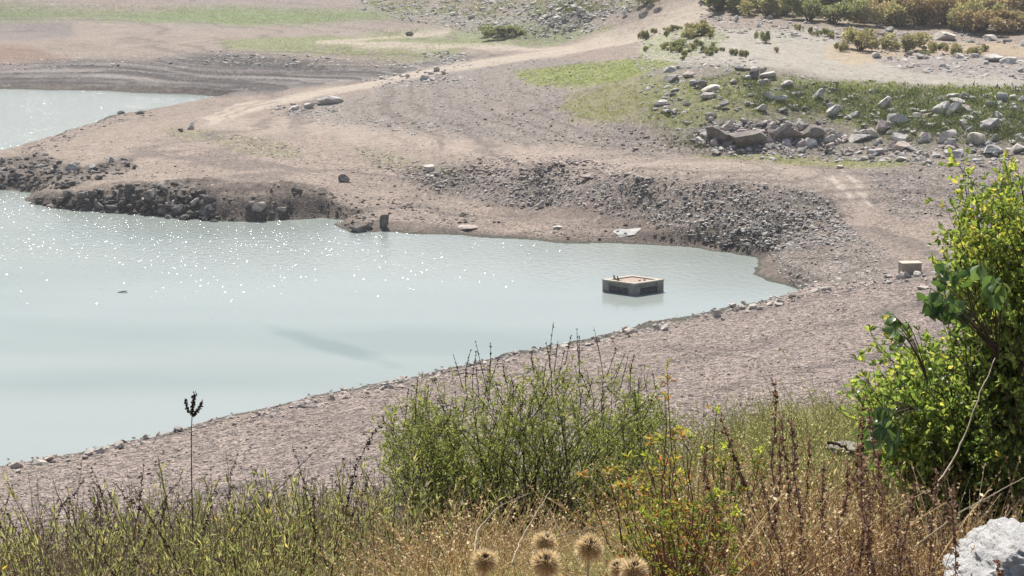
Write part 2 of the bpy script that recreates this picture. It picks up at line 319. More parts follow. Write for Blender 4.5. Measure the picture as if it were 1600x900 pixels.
def ground_colour(x, y, z, d, ins, u, v, M):
    n1 = fbm(x, y, 12, 4, 51)[:, None]; n2 = fbm(x, y, 2.5, 4, 52)[:, None]; n3 = fbm(x, y * .45, 30, 3, 53)[:, None]; n4 = fbm(x, y, .7, 3, 54)[:, None]
    c = C(.355, .29, .25)[None] * (1 + .10 * n1 + .14 * n2 + .1 * n4) * (1 + .12 * n3)
    peb = np.full(len(x), .75)
    def lay(mk, colr, k=1.0, br=0.0, pb=None, nn=None):
        nonlocal c, peb
        a = np.clip(mk * k, 0, 1)
        if br: 
            nz = (n2 if nn is None else nn)[:, 0]; a = a * sstep(-.28, .28, nz + (br * -1 + .3 + .5 * (mk - .5)))
        c = c * (1 - a[:, None]) + C(*colr)[None] * (1 + .16 * n2 + .18 * n4) * a[:, None]
        if pb is not None: peb = peb * (1 - a) + pb * a
    def pm(P, s=6): return pmask(u, v, P, s)
    r = np.hypot(x, y)
    lay(sstep(300, 420, r), (.35, .29, .255), .7)
    lay(sstep(-.25, .35, n3[:, 0]) * sstep(250, 300, r), (.31, .27, .26), .6)
    lay(pm(GREY, 8), (.285, .255, .24), .9, 0, .8)
    lay(pm(DIRT_P, 8), (.38, .31, .265), .5, 0, .6)
    lay(sstep(.0, .5, fbm(x, y * .5, 14, 4, 61)) * sstep(100, 140, r), (.30, .25, .235), .55, 0, .6)
    lay(M['terr'], (.16, .148, .152), .94, 0, .6)
    lay(M['terr'] * sstep(.1, .5, fbm(x, y, 5, 3, 62)), (.30, .28, .28), .5)
    lay(pm(MOUNDL, 5), (.27, .185, .15), .9); lay(pm(DARKL, 5), (.21, .19, .19), .8, .1)
    lay(pm(SCRUBT, 6), (.30, .31, .25), .85, .05, 1.0)
    lay(pm(GREEN4, 4), (.21, .275, .125), .95, .0); lay(pm(GREEN3, 5), (.26, .29, .145), .9, .2); lay(pm(GREEN5, 5), (.25, .29, .15), .8, .15)
    lay(pm(PLATEAU, 6), (.43, .405, .355), .95, 0, .3); lay(pm(ORNG, 6), (.48, .38, .26), .7, .1, .4); lay(pm(ROCKR, 6), (.36, .33, .31), .8, 0, .8)
    lay(pm(SHRUBG, 6), (.36, .31, .23), .8)
    lay(pm(GREEN8, 6), (.30, .33, .17), .6, .3)
    lay(M['slope'], (.25, .235, .19), .85, 0, .7)
    lay(pm(GREEN1, 7), (.265, .305, .09), .95, .05); lay(pm(GREEN2, 8), (.25, .25, .115), .88, .2, .6)
    lay(pm(GREENR, 8), (.13, .15, .06), .9, .1, .6); lay(pm(STRIP, 3), (.28, .29, .12), .85, .1)
    lay(pm(GREEN6, 5), (.29, .275, .165), .7, .4); lay(pm(GREEN7, 5), (.30, .28, .19), .6, .4)
    lay(M['scr'], (.27, .235, .215), .8, 0, 1.0); lay(M['scree'] * sstep(-.1, .4, fbm(x, y, 4, 3, 63)), (.17, .15, .145), .6)
    lay(M['wall'], (.19, .165, .145), .9); lay(pm(WETB, 6), (.21, .165, .145), .75, 0, .4)
    lay(M['scarp'], (.15, .122, .105), .9, 0, .7); lay(M['scarp'] * sstep(.0, .35, n2[:, 0]), (.10, .082, .072), .7); lay(M['scarp2'], (.13, .112, .10), .85, .0, .7)
    lay(M['ltrack'], (.41, .34, .295), .8, 0, .4); lay(M['track'], (.48, .415, .35), .95, 0, .1)
    for P, wd, cc in (([(1283,268),(1310,290),(1338,315)], 5, (.58, .51, .445)), ([(1306,266),(1335,290),(1368,318)], 5, (.58, .51, .445)), ([(322,188),(338,176),(370,165),(410,157)], 4, (.58, .50, .43)), ([(345,190),(358,180),(390,168),(430,160)], 3, (.26, .21, .19)),
                      ([(1130,388),(1190,362),(1230,345)], 6, (.09, .08, .075)), ([(1180,395),(1240,388),(1310,374)], 3, (.14, .12, .12)), ([(1150,375),(1185,366)], 8, (.09, .08, .08))):
        lay(lmask(u, v, P, wd, 1.5), cc, .8)
    nb = M['nearb'] * (1 - M['near'])
    lay(nb, (.345, .285, .26), .95, 0, 1.0)
    for P_, w_ in (([(1480,462),(1300,505),(1150,545),(1000,575)], 16), ([(1500,520),(1350,560),(1200,590),(1100,620)], 18), ([(1600,560),(1400,600),(1250,640)], 14), ([(900,640),(700,680),(500,735),(300,780)], 22)): lay(nb * lmask(u, v, P_, w_, 12) * sstep(-.35, .15, n2[:, 0]), (.15, .125, .12), .85, 0, 1.2)
    lay(nb * sstep(.1, .35, fbm(x, y, .55, 3, 66, .7)), (.12, .098, .09), .75, 0, 1.2)
    lay(nb * sstep(.12, .42, fbm(x * .8 + y * .3, (y - x * .3) * .8, 6, 4, 64)), (.25, .205, .195), .7, 0, 1.2)
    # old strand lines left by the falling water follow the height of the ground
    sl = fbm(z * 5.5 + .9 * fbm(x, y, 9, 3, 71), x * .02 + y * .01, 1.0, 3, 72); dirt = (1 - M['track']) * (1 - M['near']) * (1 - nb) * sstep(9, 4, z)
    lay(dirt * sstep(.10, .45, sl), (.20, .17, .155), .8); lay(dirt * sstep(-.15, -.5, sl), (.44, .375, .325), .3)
    lay(M['terr'] * sstep(.0, .25, fbm(z * 9 + 1.2 * fbm(x, y, 18, 3, 73), x * .015, 1.0, 2, 74)), (.065, .06, .063), .9)  # darker bands by height on the far terraces
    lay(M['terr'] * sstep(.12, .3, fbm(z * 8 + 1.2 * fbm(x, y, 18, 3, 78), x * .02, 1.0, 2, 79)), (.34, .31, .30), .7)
    lay(sstep(.25, .5, fbm(x, y * .6, 3.5, 4, 75, .6)) * sstep(110, 140, r) * (1 - M['track']), (.21, .185, .175), .5)
    lay(sstep(.28, .46, fbm(x, y, .8, 3, 76, .7)) * (1 - M['near']), (.14, .12, .11), .6)
    lay(sstep(.3, .5, fbm(x, y, .9, 3, 77, .7)) * (1 - M['near']) * sstep(110, 140, r), (.50, .45, .40), .5)
    # wet rim
    lay(sstep(2.6, .3, d + 1.2 * n2[:, 0]) * (1 - .4 * nb), (.15, .125, .11), .8)
    lay((ins | (z < .06)).astype(float), (.10, .10, .08), .9)
    lay(M['near'], (.20, .145, .095), 1.0, 0, .4); lay(M['near'] * sstep(0, .4, fbm(x, y, 1.1, 4, 65)), (.34, .27, .19), .8)
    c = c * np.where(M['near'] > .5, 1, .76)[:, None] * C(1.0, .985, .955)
    return np.clip(c, .02, .8), peb

# ------------------------------------------------------------------ materials
def newmat(name):
    m = bpy.data.materials.new(name); m.use_nodes = True; nt = m.node_tree; b = nt.nodes['Principled BSDF']; return m, nt, b
def N(nt, t, **k):
    n = nt.nodes.new(t)
    for a, v in k.items(): setattr(n, a, v)
    return n
def ramp(nt, fac, stops):
    r = N(nt, 'ShaderNodeValToRGB'); e = r.color_ramp.elements
    while len(e) < len(stops): e.new(.5)
    for i, (p, c_) in enumerate(stops): e[i].position = p; e[i].color = (*c_, 1)
    nt.links.new(fac, r.inputs[0]); return r.outputs[0]
def math_(nt, op, a, b=None, c_=None):
    n = N(nt, 'ShaderNodeMath', operation=op)
    for i, q_ in enumerate((a, b, c_)):
        if q_ is None: continue
        if isinstance(q_, (int, float)): n.inputs[i].default_value = q_
        else: nt.links.new(q_, n.inputs[i])
    return n.outputs[0]
def mixc(nt, fac, a, b, mode='MIX'):
    n = N(nt, 'ShaderNodeMix', data_type='RGBA', blend_type=mode)
    for i, q_ in ((0, fac), (6, a), (7, b)):
        if isinstance(q_, (int, float)): n.inputs[i].default_value = q_
        elif isinstance(q_, tuple): n.inputs[i].default_value = (*q_, 1)
        else: nt.links.new(q_, n.inputs[i])
    return n.outputs[2]
def ground_material():
    m, nt, b = newmat('earth_and_gravel'); L = nt.links.new
    tc = N(nt, 'ShaderNodeTexCoord').outputs['Object']
    ca = N(nt, 'ShaderNodeAttribute', attribute_name='Col').outputs['Color']; pb = N(nt, 'ShaderNodeAttribute', attribute_name='peb').outputs['Fac']
    v1 = N(nt, 'ShaderNodeTexVoronoi'); v1.inputs['Scale'].default_value = 7.5; L(tc, v1.inputs[0])
    v2 = N(nt, 'ShaderNodeTexVoronoi'); v2.inputs['Scale'].default_value = 19; L(tc, v2.inputs[0])
    n1 = N(nt, 'ShaderNodeTexNoise'); n1.inputs['Scale'].default_value = 1.7; n1.inputs['Detail'].default_value = 8; n1.inputs['Roughness'].default_value = .7; L(tc, n1.inputs[0])
    def grey(c_):
        s = N(nt, 'ShaderNodeSeparateColor'); L(c_, s.inputs[0]); return s.outputs[0]
    g1 = grey(v1.outputs['Color']); g2 = grey(v2.outputs['Color'])
    f1 = N(nt, 'ShaderNodeMapRange'); L(g1, f1.inputs[0]); f1.inputs[3].default_value = .42; f1.inputs[4].default_value = 1.5
    f2 = N(nt, 'ShaderNodeMapRange'); L(g2, f2.inputs[0]); f2.inputs[3].default_value = .5; f2.inputs[4].default_value = 1.5
    f3 = N(nt, 'ShaderNodeMapRange'); L(n1.outputs[0], f3.inputs[0]); f3.inputs[1].default_value = .3; f3.inputs[2].default_value = .7; f3.inputs[3].default_value = .78; f3.inputs[4].default_value = 1.2
    fac = math_(nt, 'MULTIPLY', f1.outputs[0], f2.outputs[0])
    mixf = N(nt, 'ShaderNodeMix', data_type='FLOAT'); L(pb, mixf.inputs[0]); mixf.inputs[2].default_value = 1.0; L(fac, mixf.inputs[3])
    fac = math_(nt, 'MULTIPLY', mixf.outputs[0], f3.outputs[0])
    sc_ = N(nt, 'ShaderNodeVectorMath', operation='SCALE'); L(ca, sc_.inputs[0]); L(fac, sc_.inputs['Scale'])
    L(sc_.outputs[0], b.inputs['Base Color']); b.inputs['Roughness'].default_value = .92; b.inputs['Specular IOR Level'].default_value = .2
    bm = N(nt, 'ShaderNodeBump'); bm.inputs['Distance'].default_value = .05
    hh = math_(nt, 'ADD', math_(nt, 'MULTIPLY', v1.outputs['Distance'], -1.4), math_(nt, 'MULTIPLY', v2.outputs['Distance'], -.7)); hh = math_(nt, 'MULTIPLY', hh, pb)
    hh = math_(nt, 'ADD', hh, math_(nt, 'MULTIPLY', n1.outputs[0], 2.5)); L(hh, bm.inputs['Height']); bm.inputs['Strength'].default_value = .9; L(bm.outputs[0], b.inputs['Normal'])
    return m
def rock_material(name, c1, c2, c3, scale=1.0, bump=.05, island=.35):
    m, nt, b = newmat(name); L = nt.links.new
    tc = N(nt, 'ShaderNodeTexCoord').outputs['Object']
    n1 = N(nt, 'ShaderNodeTexNoise'); n1.inputs['Scale'].default_value = 1.2 * scale; n1.inputs['Detail'].default_value = 9; n1.inputs['Roughness'].default_value = .68; L(tc, n1.inputs[0])
    colr = ramp(nt, n1.outputs[0], [(.32, c1), (.52, c2), (.72, c3)])
    ri = N(nt, 'ShaderNodeNewGeometry').outputs['Random Per Island']
    f = N(nt, 'ShaderNodeMapRange'); L(ri, f.inputs[0]); f.inputs[3].default_value = 1 - island; f.inputs[4].default_value = 1 + island
    s = N(nt, 'ShaderNodeVectorMath', operation='SCALE'); L(colr, s.inputs[0]); L(f.outputs[0], s.inputs['Scale']); L(s.outputs[0], b.inputs['Base Color'])
    b.inputs['Roughness'].default_value = .85; b.inputs['Specular IOR Level'].default_value = .25
    bm = N(nt, 'ShaderNodeBump'); bm.inputs['Distance'].default_value = bump; n2 = N(nt, 'ShaderNodeTexNoise'); n2.inputs['Scale'].default_value = 6 * scale; n2.inputs['Detail'].default_value = 8; n2.inputs['Roughness'].default_value = .75; L(tc, n2.inputs[0])
    L(n2.outputs[0], bm.inputs['Height']); L(bm.outputs[0], b.inputs['Normal']); return m
def leaf_material(name, stops, trans=.45, rough=.45, spec=.4):
    tint = (1.25, 1.2, 1.05) if rough > .55 else (1.5, 1.5, .9)
    m, nt, b = newmat(name); L = nt.links.new
    ri = N(nt, 'ShaderNodeNewGeometry').outputs['Random Per Island']
    colr = ramp(nt, ri, stops); L(colr, b.inputs['Base Color']); b.inputs['Roughness'].default_value = rough; b.inputs['Specular IOR Level'].default_value = spec
    t = N(nt, 'ShaderNodeBsdfTranslucent'); br = mixc(nt, 1.0, colr, tint, 'MULTIPLY'); L(br, t.inputs[0])
    mx = N(nt, 'ShaderNodeMixShader'); mx.inputs[0].default_value = trans; L(b.outputs[0], mx.inputs[1]); L(t.outputs[0], mx.inputs[2]); L(mx.outputs[0], nt.nodes['Material Output'].inputs[0]); return m
def plain_material(name, c1, c2, scale=8, rough=.8, bump=0.0):
    m, nt, b = newmat(name); L = nt.links.new; tc = N(nt, 'ShaderNodeTexCoord').outputs['Object']
    n1 = N(nt, 'ShaderNodeTexNoise'); n1.inputs['Scale'].default_value = scale; n1.inputs['Detail'].default_value = 6; L(tc, n1.inputs[0])
    L(ramp(nt, n1.outputs[0], [(.35, c1), (.65, c2)]), b.inputs['Base Color']); b.inputs['Roughness'].default_value = rough; b.inputs['Specular IOR Level'].default_value = .25
    if bump:
        bm = N(nt, 'ShaderNodeBump'); bm.inputs['Distance'].default_value = bump; L(n1.outputs[0], bm.inputs['Height']); L(bm.outputs[0], b.inputs['Normal'])
    return m
MG = ground_material()
M_lime = rock_material('grey_limestone', (.24, .23, .215), (.42, .40, .37), (.6, .57, .53), .8)
M_pale = rock_material('pale_stone', (.30, .27, .23), (.46, .42, .37), (.6, .56, .5), 1.2)
M_scree = rock_material('scree_stone', (.24, .22, .21), (.38, .355, .33), (.54, .51, .47), 1.0, .03, .5)
M_dark = rock_material('dark_wet_rock', (.055, .048, .045), (.125, .112, .103), (.25, .23, .21), 1.0, .05, .5)
M_brown = rock_material('brown_stone', (.22, .18, .155), (.36, .30, .27), (.5, .44, .39), 1.5, .03, .45)
M_face = rock_material('eroded_rock_face', (.13, .115, .10), (.24, .215, .19), (.36, .325, .29), .9, .2, .25)
M_white = rock_material('white_limestone', (.42, .42, .42), (.78, .77, .75), (.88, .87, .86), 6.0, .03, 0)
M_grass = leaf_material('green_grass', [(0, (.13, .17, .045)), (.5, (.22, .27, .065)), (1, (.33, .37, .12))], .35)
M_weed = leaf_material('dark_green_weed', [(0, (.05, .075, .022)), (.5, (.085, .115, .035)), (.85, (.14, .165, .055)), (1, (.25, .24, .11))], .3)
M_bushg = leaf_material('bush_green_leaf', [(0, (.16, .18, .09)), (.5, (.25, .27, .145)), (1, (.38, .38, .24))], .35)
M_busho = leaf_material('bush_olive_leaf', [(0, (.24, .22, .12)), (.5, (.36, .33, .19)), (1, (.48, .45, .29))], .3)
M_bushb = leaf_material('bush_rust_leaf', [(0, (.26, .19, .13)), (.5, (.38, .29, .19)), (1, (.50, .41, .29))], .3)
M_twig = plain_material('dark_twig_bark', (.05, .038, .028), (.12, .09, .065), 12)
M_shoot = plain_material('red_brown_bark', (.13, .06, .04), (.22, .12, .08), 12)
M_greyherb = leaf_material('grey_brown_herb', [(0, (.17, .13, .11)), (.6, (.33, .27, .22)), (1, (.52, .45, .36))], .35, .8, .1)
M_straw = plain_material('dry_straw', (.42, .33, .2), (.62, .52, .36), 14)
M_cleaf = leaf_material('narrow_green_leaf', [(0, (.11, .14, .045)), (.4, (.19, .23, .075)), (.75, (.28, .31, .12)), (1, (.46, .45, .25))], .55)
M_sleaf = leaf_material('glossy_shrub_leaf', [(0, (.11, .17, .055)), (.5, (.20, .28, .085)), (.85, (.31, .37, .12)), (.97, (.42, .43, .13)), (1, (.58, .5, .14))], .6, .35, .5)
M_sleafy = leaf_material('yellowing_shrub_leaf', [(0, (.12, .19, .05)), (.55, (.23, .30, .08)), (.85, (.40, .42, .12)), (1, (.60, .52, .16))], .5, .4, .4)
M_broad = leaf_material('broad_leaf', [(0, (.07, .13, .045)), (.6, (.11, .19, .065)), (1, (.18, .26, .11))], .35, .32, .5)
M_pist = leaf_material('autumn_leaf', [(0, (.16, .20, .05)), (.4, (.30, .31, .08)), (.7, (.42, .34, .11)), (.9, (.50, .26, .12)), (1, (.45, .14, .09))], .5)
M_pistm = leaf_material('mixed_green_leaf', [(0, (.10, .15, .035)), (.5, (.18, .22, .055)), (.82, (.34, .33, .09)), (.92, (.45, .22, .09)), (1, (.42, .12, .07))], .5)
M_pistg = leaf_material('lime_leaf', [(0, (.20, .28, .05)), (.6, (.36, .42, .08)), (1, (.5, .5, .12))], .55)
M_wleaf = leaf_material('upright_weed_leaf', [(0, (.15, .165, .08)), (.45, (.26, .28, .14)), (.85, (.42, .42, .26)), (.97, (.54, .49, .30)), (1, (.7, .45, .06))], .45)
M_spike = leaf_material('dark_seed_spike', [(0, (.04, .028, .025)), (.6, (.085, .06, .05)), (1, (.17, .125, .10))], .1, .8, .1)
M_dock = leaf_material('rust_seed_cluster', [(0, (.13, .07, .05)), (.5, (.28, .17, .12)), (.85, (.44, .31, .22)), (1, (.7, .56, .42))], .25, .8, .1)
M_dry = leaf_material('dry_grass', [(0, (.26, .17, .10)), (.35, (.48, .35, .21)), (.7, (.66, .55, .36)), (1, (.84, .77, .60))], .5, .7, .15)
M_olive = leaf_material('olive_grass', [(0, (.19, .22, .085)), (.5, (.36, .38, .16)), (1, (.66, .63, .37))], .5, .6, .2)
M_thorn = leaf_material('thistle_bristle', [(0, (.50, .36, .20)), (.6, (.72, .60, .40)), (1, (.86, .80, .64))], .5, .7, .15)
M_thdk = leaf_material('thistle_core', [(0, (.09, .045, .025)), (.6, (.22, .12, .07)), (.8, (.5, .38, .28)), (1, (.85, .82, .76))], .15, .8, .1)

# ------------------------------------------------------------------ ground mesh
def build_ground():
    az = np.concatenate([np.linspace(-180, -60, 17)[:-1], np.linspace(-60, -19, 42)[:-1], np.linspace(-19, -15.2, 50)[:-1], np.linspace(-15.2, 15.2, 1150)[:-1], np.linspace(15.2, 19, 50)[:-1], np.linspace(19, 60, 42)[:-1], np.linspace(60, 180, 17)[:-1]])
    rr = [0.6]
    while rr[-1] < 1350:
        r = rr[-1]
        if r < 28: dr = max(.012 * r, .02)
        elif r < 60: dr = .6
        elif r < 460: dr = min(max(3.1e-4 * r * r / 22, .06), .42 if 255 < r < 330 else .9)
        else: dr = .03 * r
        rr.append(r + dr)
    rr = np.array(rr); na, nr = len(az), len(rr)
    a, r = np.meshgrid(np.radians(az), rr); x = (np.sin(a) * r).ravel(); y = (np.cos(a) * r).ravel()
    Z, Cc, Pb, K = [], [], [], []
    for xs, ys in zip(np.array_split(x, 12), np.array_split(y, 12)):
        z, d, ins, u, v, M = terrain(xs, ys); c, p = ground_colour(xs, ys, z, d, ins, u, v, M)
        k = np.zeros(len(xs), np.int8); k[M['track'] > .5] = 1; k[(M['ltrack'] > .5) & (k == 0)] = 2; k[(M['near'] > .5)] = 3; k[(M['nearb'] > .5) & (M['near'] <= .5) & (~ins)] = 4
        Z.append(z); Cc.append(c); Pb.append(p); K.append(k)
    z = np.concatenate(Z); c = np.concatenate(Cc); p = np.concatenate(Pb); k = np.concatenate(K)
    V = np.stack([x, y, z], -1)
    i = np.arange(nr - 1)[:, None] * na; j = np.arange(na)[None]; jn = (j + 1) % na
    F = np.stack([i + j, i + jn, i + na + jn, i + na + j], -1).reshape(-1, 4)[:, ::-1]
    fk = k[F[:, 0]]
    el = ((z - H) / np.maximum(np.hypot(x, y), .1)).reshape(nr, na); vis = el >= np.maximum.accumulate(np.vstack([np.full((1, na), -99), el[:-1]]), 0) - 1e-4
    dep = CP * y - SP * (z - H); ppx = 800 + FOC * x / np.maximum(dep, .1); ppy = 450 - FOC * (SP * y + CP * (z - H)) / np.maximum(dep, .1)
    ok = vis.ravel() & (dep > .5) & (ppx > -100) & (ppx < 1700) & (ppy > -40) & (ppy < 960)
    global LUT, LX, LY, LZ
    LUT = np.full((500, 900), -1, np.int64); ii = np.nonzero(ok)[0]; LUT[((ppy[ii] + 40) / 2).astype(int), ((ppx[ii] + 100) / 2).astype(int)] = ii
    for _ in range(6):
        for ax, sh in ((0, 1), (0, -1), (1, 1), (1, -1)):
            t = np.roll(LUT, sh, ax); LUT = np.where(LUT < 0, t, LUT)
    LX, LY, LZ = x, y, z
    print('ground verts', len(V))
    for kk, nm in ((0, 'ground'), (1, 'dirt_road'), (2, 'lower_dirt_road'), (3, 'hillside'), (4, 'gravel_bank')):
        f = F[fk == kk]
        if kk == 3:
            V2 = np.concatenate([V, [[0, 0, H - 1.6]]])
            fan = np.stack([np.full(na, len(V)), (np.arange(na) + 1) % na, np.arange(na)], -1)
            use, inv = np.unique(np.concatenate([f.ravel(), fan.ravel()]), return_inverse=True)
            fs = [inv[:f.size].reshape(-1, 4), inv[f.size:].reshape(-1, 3)]
            cc = np.concatenate([c, [[.2, .15, .1]]]); pp = np.concatenate([p, [.4]])
            me = mesh(nm, V2[use], fs, MG, True, {'Col': cc[use], 'peb': pp[use]})
        else:
            use, inv = np.unique(f.ravel(), return_inverse=True)
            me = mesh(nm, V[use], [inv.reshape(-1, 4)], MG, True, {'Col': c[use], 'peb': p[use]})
        tag(obj(nm, me), kind='structure')
build_ground()

hz = newmat('hazy_air'); hz[1].nodes.remove(hz[2]); pv = N(hz[1], 'ShaderNodeVolumePrincipled'); pv.inputs['Color'].default_value = (.93, .95, .97, 1); pv.inputs['Density'].default_value = HAZE; pv.inputs['Anisotropy'].default_value = .2
hz[1].links.new(pv.outputs[0], hz[1].nodes['Material Output'].inputs['Volume'])
hb = MB(); box(hb, -1500, 1500, -1500, 1500, -4.5, 31.5); tag(hb.build('haze', hz[0]), kind='stuff')
# ------------------------------------------------------------------ water
def water_material():
    m, nt, b = newmat('lake_water'); L = nt.links.new
    geo = N(nt, 'ShaderNodeNewGeometry'); pos = geo.outputs['Position']
    n0 = N(nt, 'ShaderNodeTexNoise'); n0.inputs['Scale'].default_value = .035; n0.inputs['Detail'].default_value = 3
    mp = N(nt, 'ShaderNodeMapping'); mp.inputs['Scale'].default_value = (.4, 1.2, 1); mp.inputs['Rotation'].default_value = (0, 0, R(12)); L(pos, mp.inputs[0]); L(mp.outputs[0], n0.inputs[0])
    L(ramp(nt, n0.outputs[0], [(.36, (.225, .27, .25)), (.46, (.275, .315, .295)), (.68, (.32, .355, .335))]), b.inputs['Base Color'])
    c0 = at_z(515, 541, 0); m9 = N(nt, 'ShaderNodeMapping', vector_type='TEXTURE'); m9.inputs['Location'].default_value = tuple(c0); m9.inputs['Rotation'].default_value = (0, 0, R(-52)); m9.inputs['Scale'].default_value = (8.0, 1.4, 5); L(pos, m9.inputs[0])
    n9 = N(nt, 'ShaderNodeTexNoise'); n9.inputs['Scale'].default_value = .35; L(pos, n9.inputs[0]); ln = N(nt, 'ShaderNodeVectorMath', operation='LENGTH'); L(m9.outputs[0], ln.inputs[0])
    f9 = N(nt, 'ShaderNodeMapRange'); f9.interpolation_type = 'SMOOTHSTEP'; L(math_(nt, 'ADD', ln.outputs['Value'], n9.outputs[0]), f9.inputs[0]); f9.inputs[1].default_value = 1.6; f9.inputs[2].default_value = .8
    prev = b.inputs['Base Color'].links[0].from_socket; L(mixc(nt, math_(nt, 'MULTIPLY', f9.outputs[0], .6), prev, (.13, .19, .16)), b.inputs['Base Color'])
    b.inputs['Roughness'].default_value = .12; b.inputs['IOR'].default_value = 1.333
    sx = N(nt, 'ShaderNodeSeparateXYZ'); L(pos, sx.inputs[0])
    # wind-ruffled zone: far water only, calm by the near bank
    mr = N(nt, 'ShaderNodeMapRange'); mr.interpolation_type = 'SMOOTHSTEP'; L(sx.outputs[1], mr.inputs[0]); mr.inputs[1].default_value = 118; mr.inputs[2].default_value = 146
    mr2 = N(nt, 'ShaderNodeMapRange'); mr2.interpolation_type = 'SMOOTHSTEP'; L(sx.outputs[0], mr2.inputs[0]); mr2.inputs[1].default_value = 12; mr2.inputs[2].default_value = -22
    mr3 = N(nt, 'ShaderNodeMapRange'); L(sx.outputs[1], mr3.inputs[0]); mr3.inputs[1].default_value = 112; mr3.inputs[2].default_value = 168
    rip = math_(nt, 'MULTIPLY', math_(nt, 'POWER', mr3.outputs[0], 1.6), mr2.outputs[0])
    n1 = N(nt, 'ShaderNodeTexNoise'); n1.inputs['Scale'].default_value = 2.2; n1.inputs['Detail'].default_value = 4; n1.inputs['Roughness'].default_value = .6; m1 = N(nt, 'ShaderNodeMapping'); m1.inputs['Scale'].default_value = (1, .55, 1); L(pos, m1.inputs[0]); L(m1.outputs[0], n1.inputs[0])
    bm = N(nt, 'ShaderNodeBump'); bm.inputs['Distance'].default_value = .12; L(n1.outputs[0], bm.inputs['Height'])
    L(math_(nt, 'ADD', math_(nt, 'MULTIPLY', math_(nt, 'MULTIPLY', mr.outputs[0], n0.outputs[0]), 1.3), .08), bm.inputs['Strength'])
    # small wave facets
    vo = N(nt, 'ShaderNodeTexVoronoi'); vo.inputs['Scale'].default_value = 7.2; mv = N(nt, 'ShaderNodeMapping'); mv.inputs['Scale'].default_value = (1, .42, 1); L(pos, mv.inputs[0]); L(mv.outputs[0], vo.inputs[0])
    s = N(nt, 'ShaderNodeSeparateColor'); L(vo.outputs['Color'], s.inputs[0])
    n2 = N(nt, 'ShaderNodeTexNoise'); n2.inputs['Scale'].default_value = .12; n2.inputs['Detail'].default_value = 3; L(pos, n2.inputs[0])
    thr = N(nt, 'ShaderNodeMapRange'); L(n2.outputs[0], thr.inputs[0]); thr.inputs[1].default_value = .35; thr.inputs[2].default_value = .65; thr.inputs[3].default_value = .01; thr.inputs[4].default_value = .8
    sel = math_(nt, 'LESS_THAN', s.outputs[2], math_(nt, 'MULTIPLY', thr.outputs[0], rip))
    core = math_(nt, 'LESS_THAN', vo.outputs['Distance'], .27); sel = math_(nt, 'MULTIPLY', sel, core)
    tx = math_(nt, 'MULTIPLY', math_(nt, 'SUBTRACT', s.outputs[0], .5), .44)
    ty = math_(nt, 'MULTIPLY', math_(nt, 'SUBTRACT', s.outputs[1], 1.25), .42)
    cb = N(nt, 'ShaderNodeCombineXYZ'); L(math_(nt, 'MULTIPLY', tx, sel), cb.inputs[0]); L(math_(nt, 'MULTIPLY', ty, sel), cb.inputs[1])
    ad = N(nt, 'ShaderNodeVectorMath', operation='ADD'); L(bm.outputs[0], ad.inputs[0]); L(cb.outputs[0], ad.inputs[1])
    nm = N(nt, 'ShaderNodeVectorMath', operation='NORMALIZE'); L(ad.outputs[0], nm.inputs[0]); L(nm.outputs[0], b.inputs['Normal'])
    return m
wp = np.array([[-700, 50, 0], [70, 50, 0], [70, 420, 0], [-700, 420, 0]], float)
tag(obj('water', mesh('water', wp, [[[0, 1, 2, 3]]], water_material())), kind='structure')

def gat(px, py):
    """ground point (x, y, z) seen at a photo pixel"""
    px = np.atleast_1d(np.asarray(px, float)); py = np.atleast_1d(np.asarray(py, float))
    i = LUT[np.clip(((py + 40) / 2).astype(int), 0, 499), np.clip(((px + 100) / 2).astype(int), 0, 899)]
    return np.stack([LX[i], LY[i], LZ[i]], -1)
def inpoly(px, py, pts): return seg_dist(px, py, pts)[1]
def sample(pts, n, seed=0):
    g = np.random.default_rng(seed + 1000); P = np.array(pts, float); lo, hi = P.min(0), P.max(0); lo[0] = max(lo[0], -60); hi[0] = min(hi[0], 1660); out = np.zeros((0, 2))
    while len(out) < n:
        q = g.uniform(lo, hi, (n * 3, 2)); out = np.concatenate([out, q[inpoly(q[:, 0], q[:, 1], pts)]])
    return out[:n]
# ------------------------------------------------------------------ rocks
def rock(seed, sub=1, cuts=7, rough=.12):
    g = np.random.default_rng(seed); bm = bmesh.new(); bmesh.ops.create_icosphere(bm, subdivisions=sub, radius=1)
    V = np.array([v.co[:] for v in bm.verts]); F = np.array([[v.index for v in f.verts] for f in bm.faces]); bm.free()
    for _ in range(cuts):
        n = norm(g.normal(size=3)); d = g.uniform(.38, .75); V = V - np.maximum(0, V @ n - d)[:, None] * n
    if rough: V = V * (1 + rough * (fbm(V[:, 0] * 3 + seed, V[:, 1] * 3 + V[:, 2] * 2.3, 1, 3, seed % 7))[:, None])
    V = V / np.abs(V).max(0); return V, F
def rotz(V, a):
    c, s = np.cos(a), np.sin(a); return np.stack([V[..., 0] * c - V[..., 1] * s, V[..., 0] * s + V[..., 1] * c, V[..., 2]], -1)
T1 = [rock(200 + i, 1, 6, .08) for i in range(10)]; T2 = [rock(300 + i, 2, 9, .12) for i in range(10)]
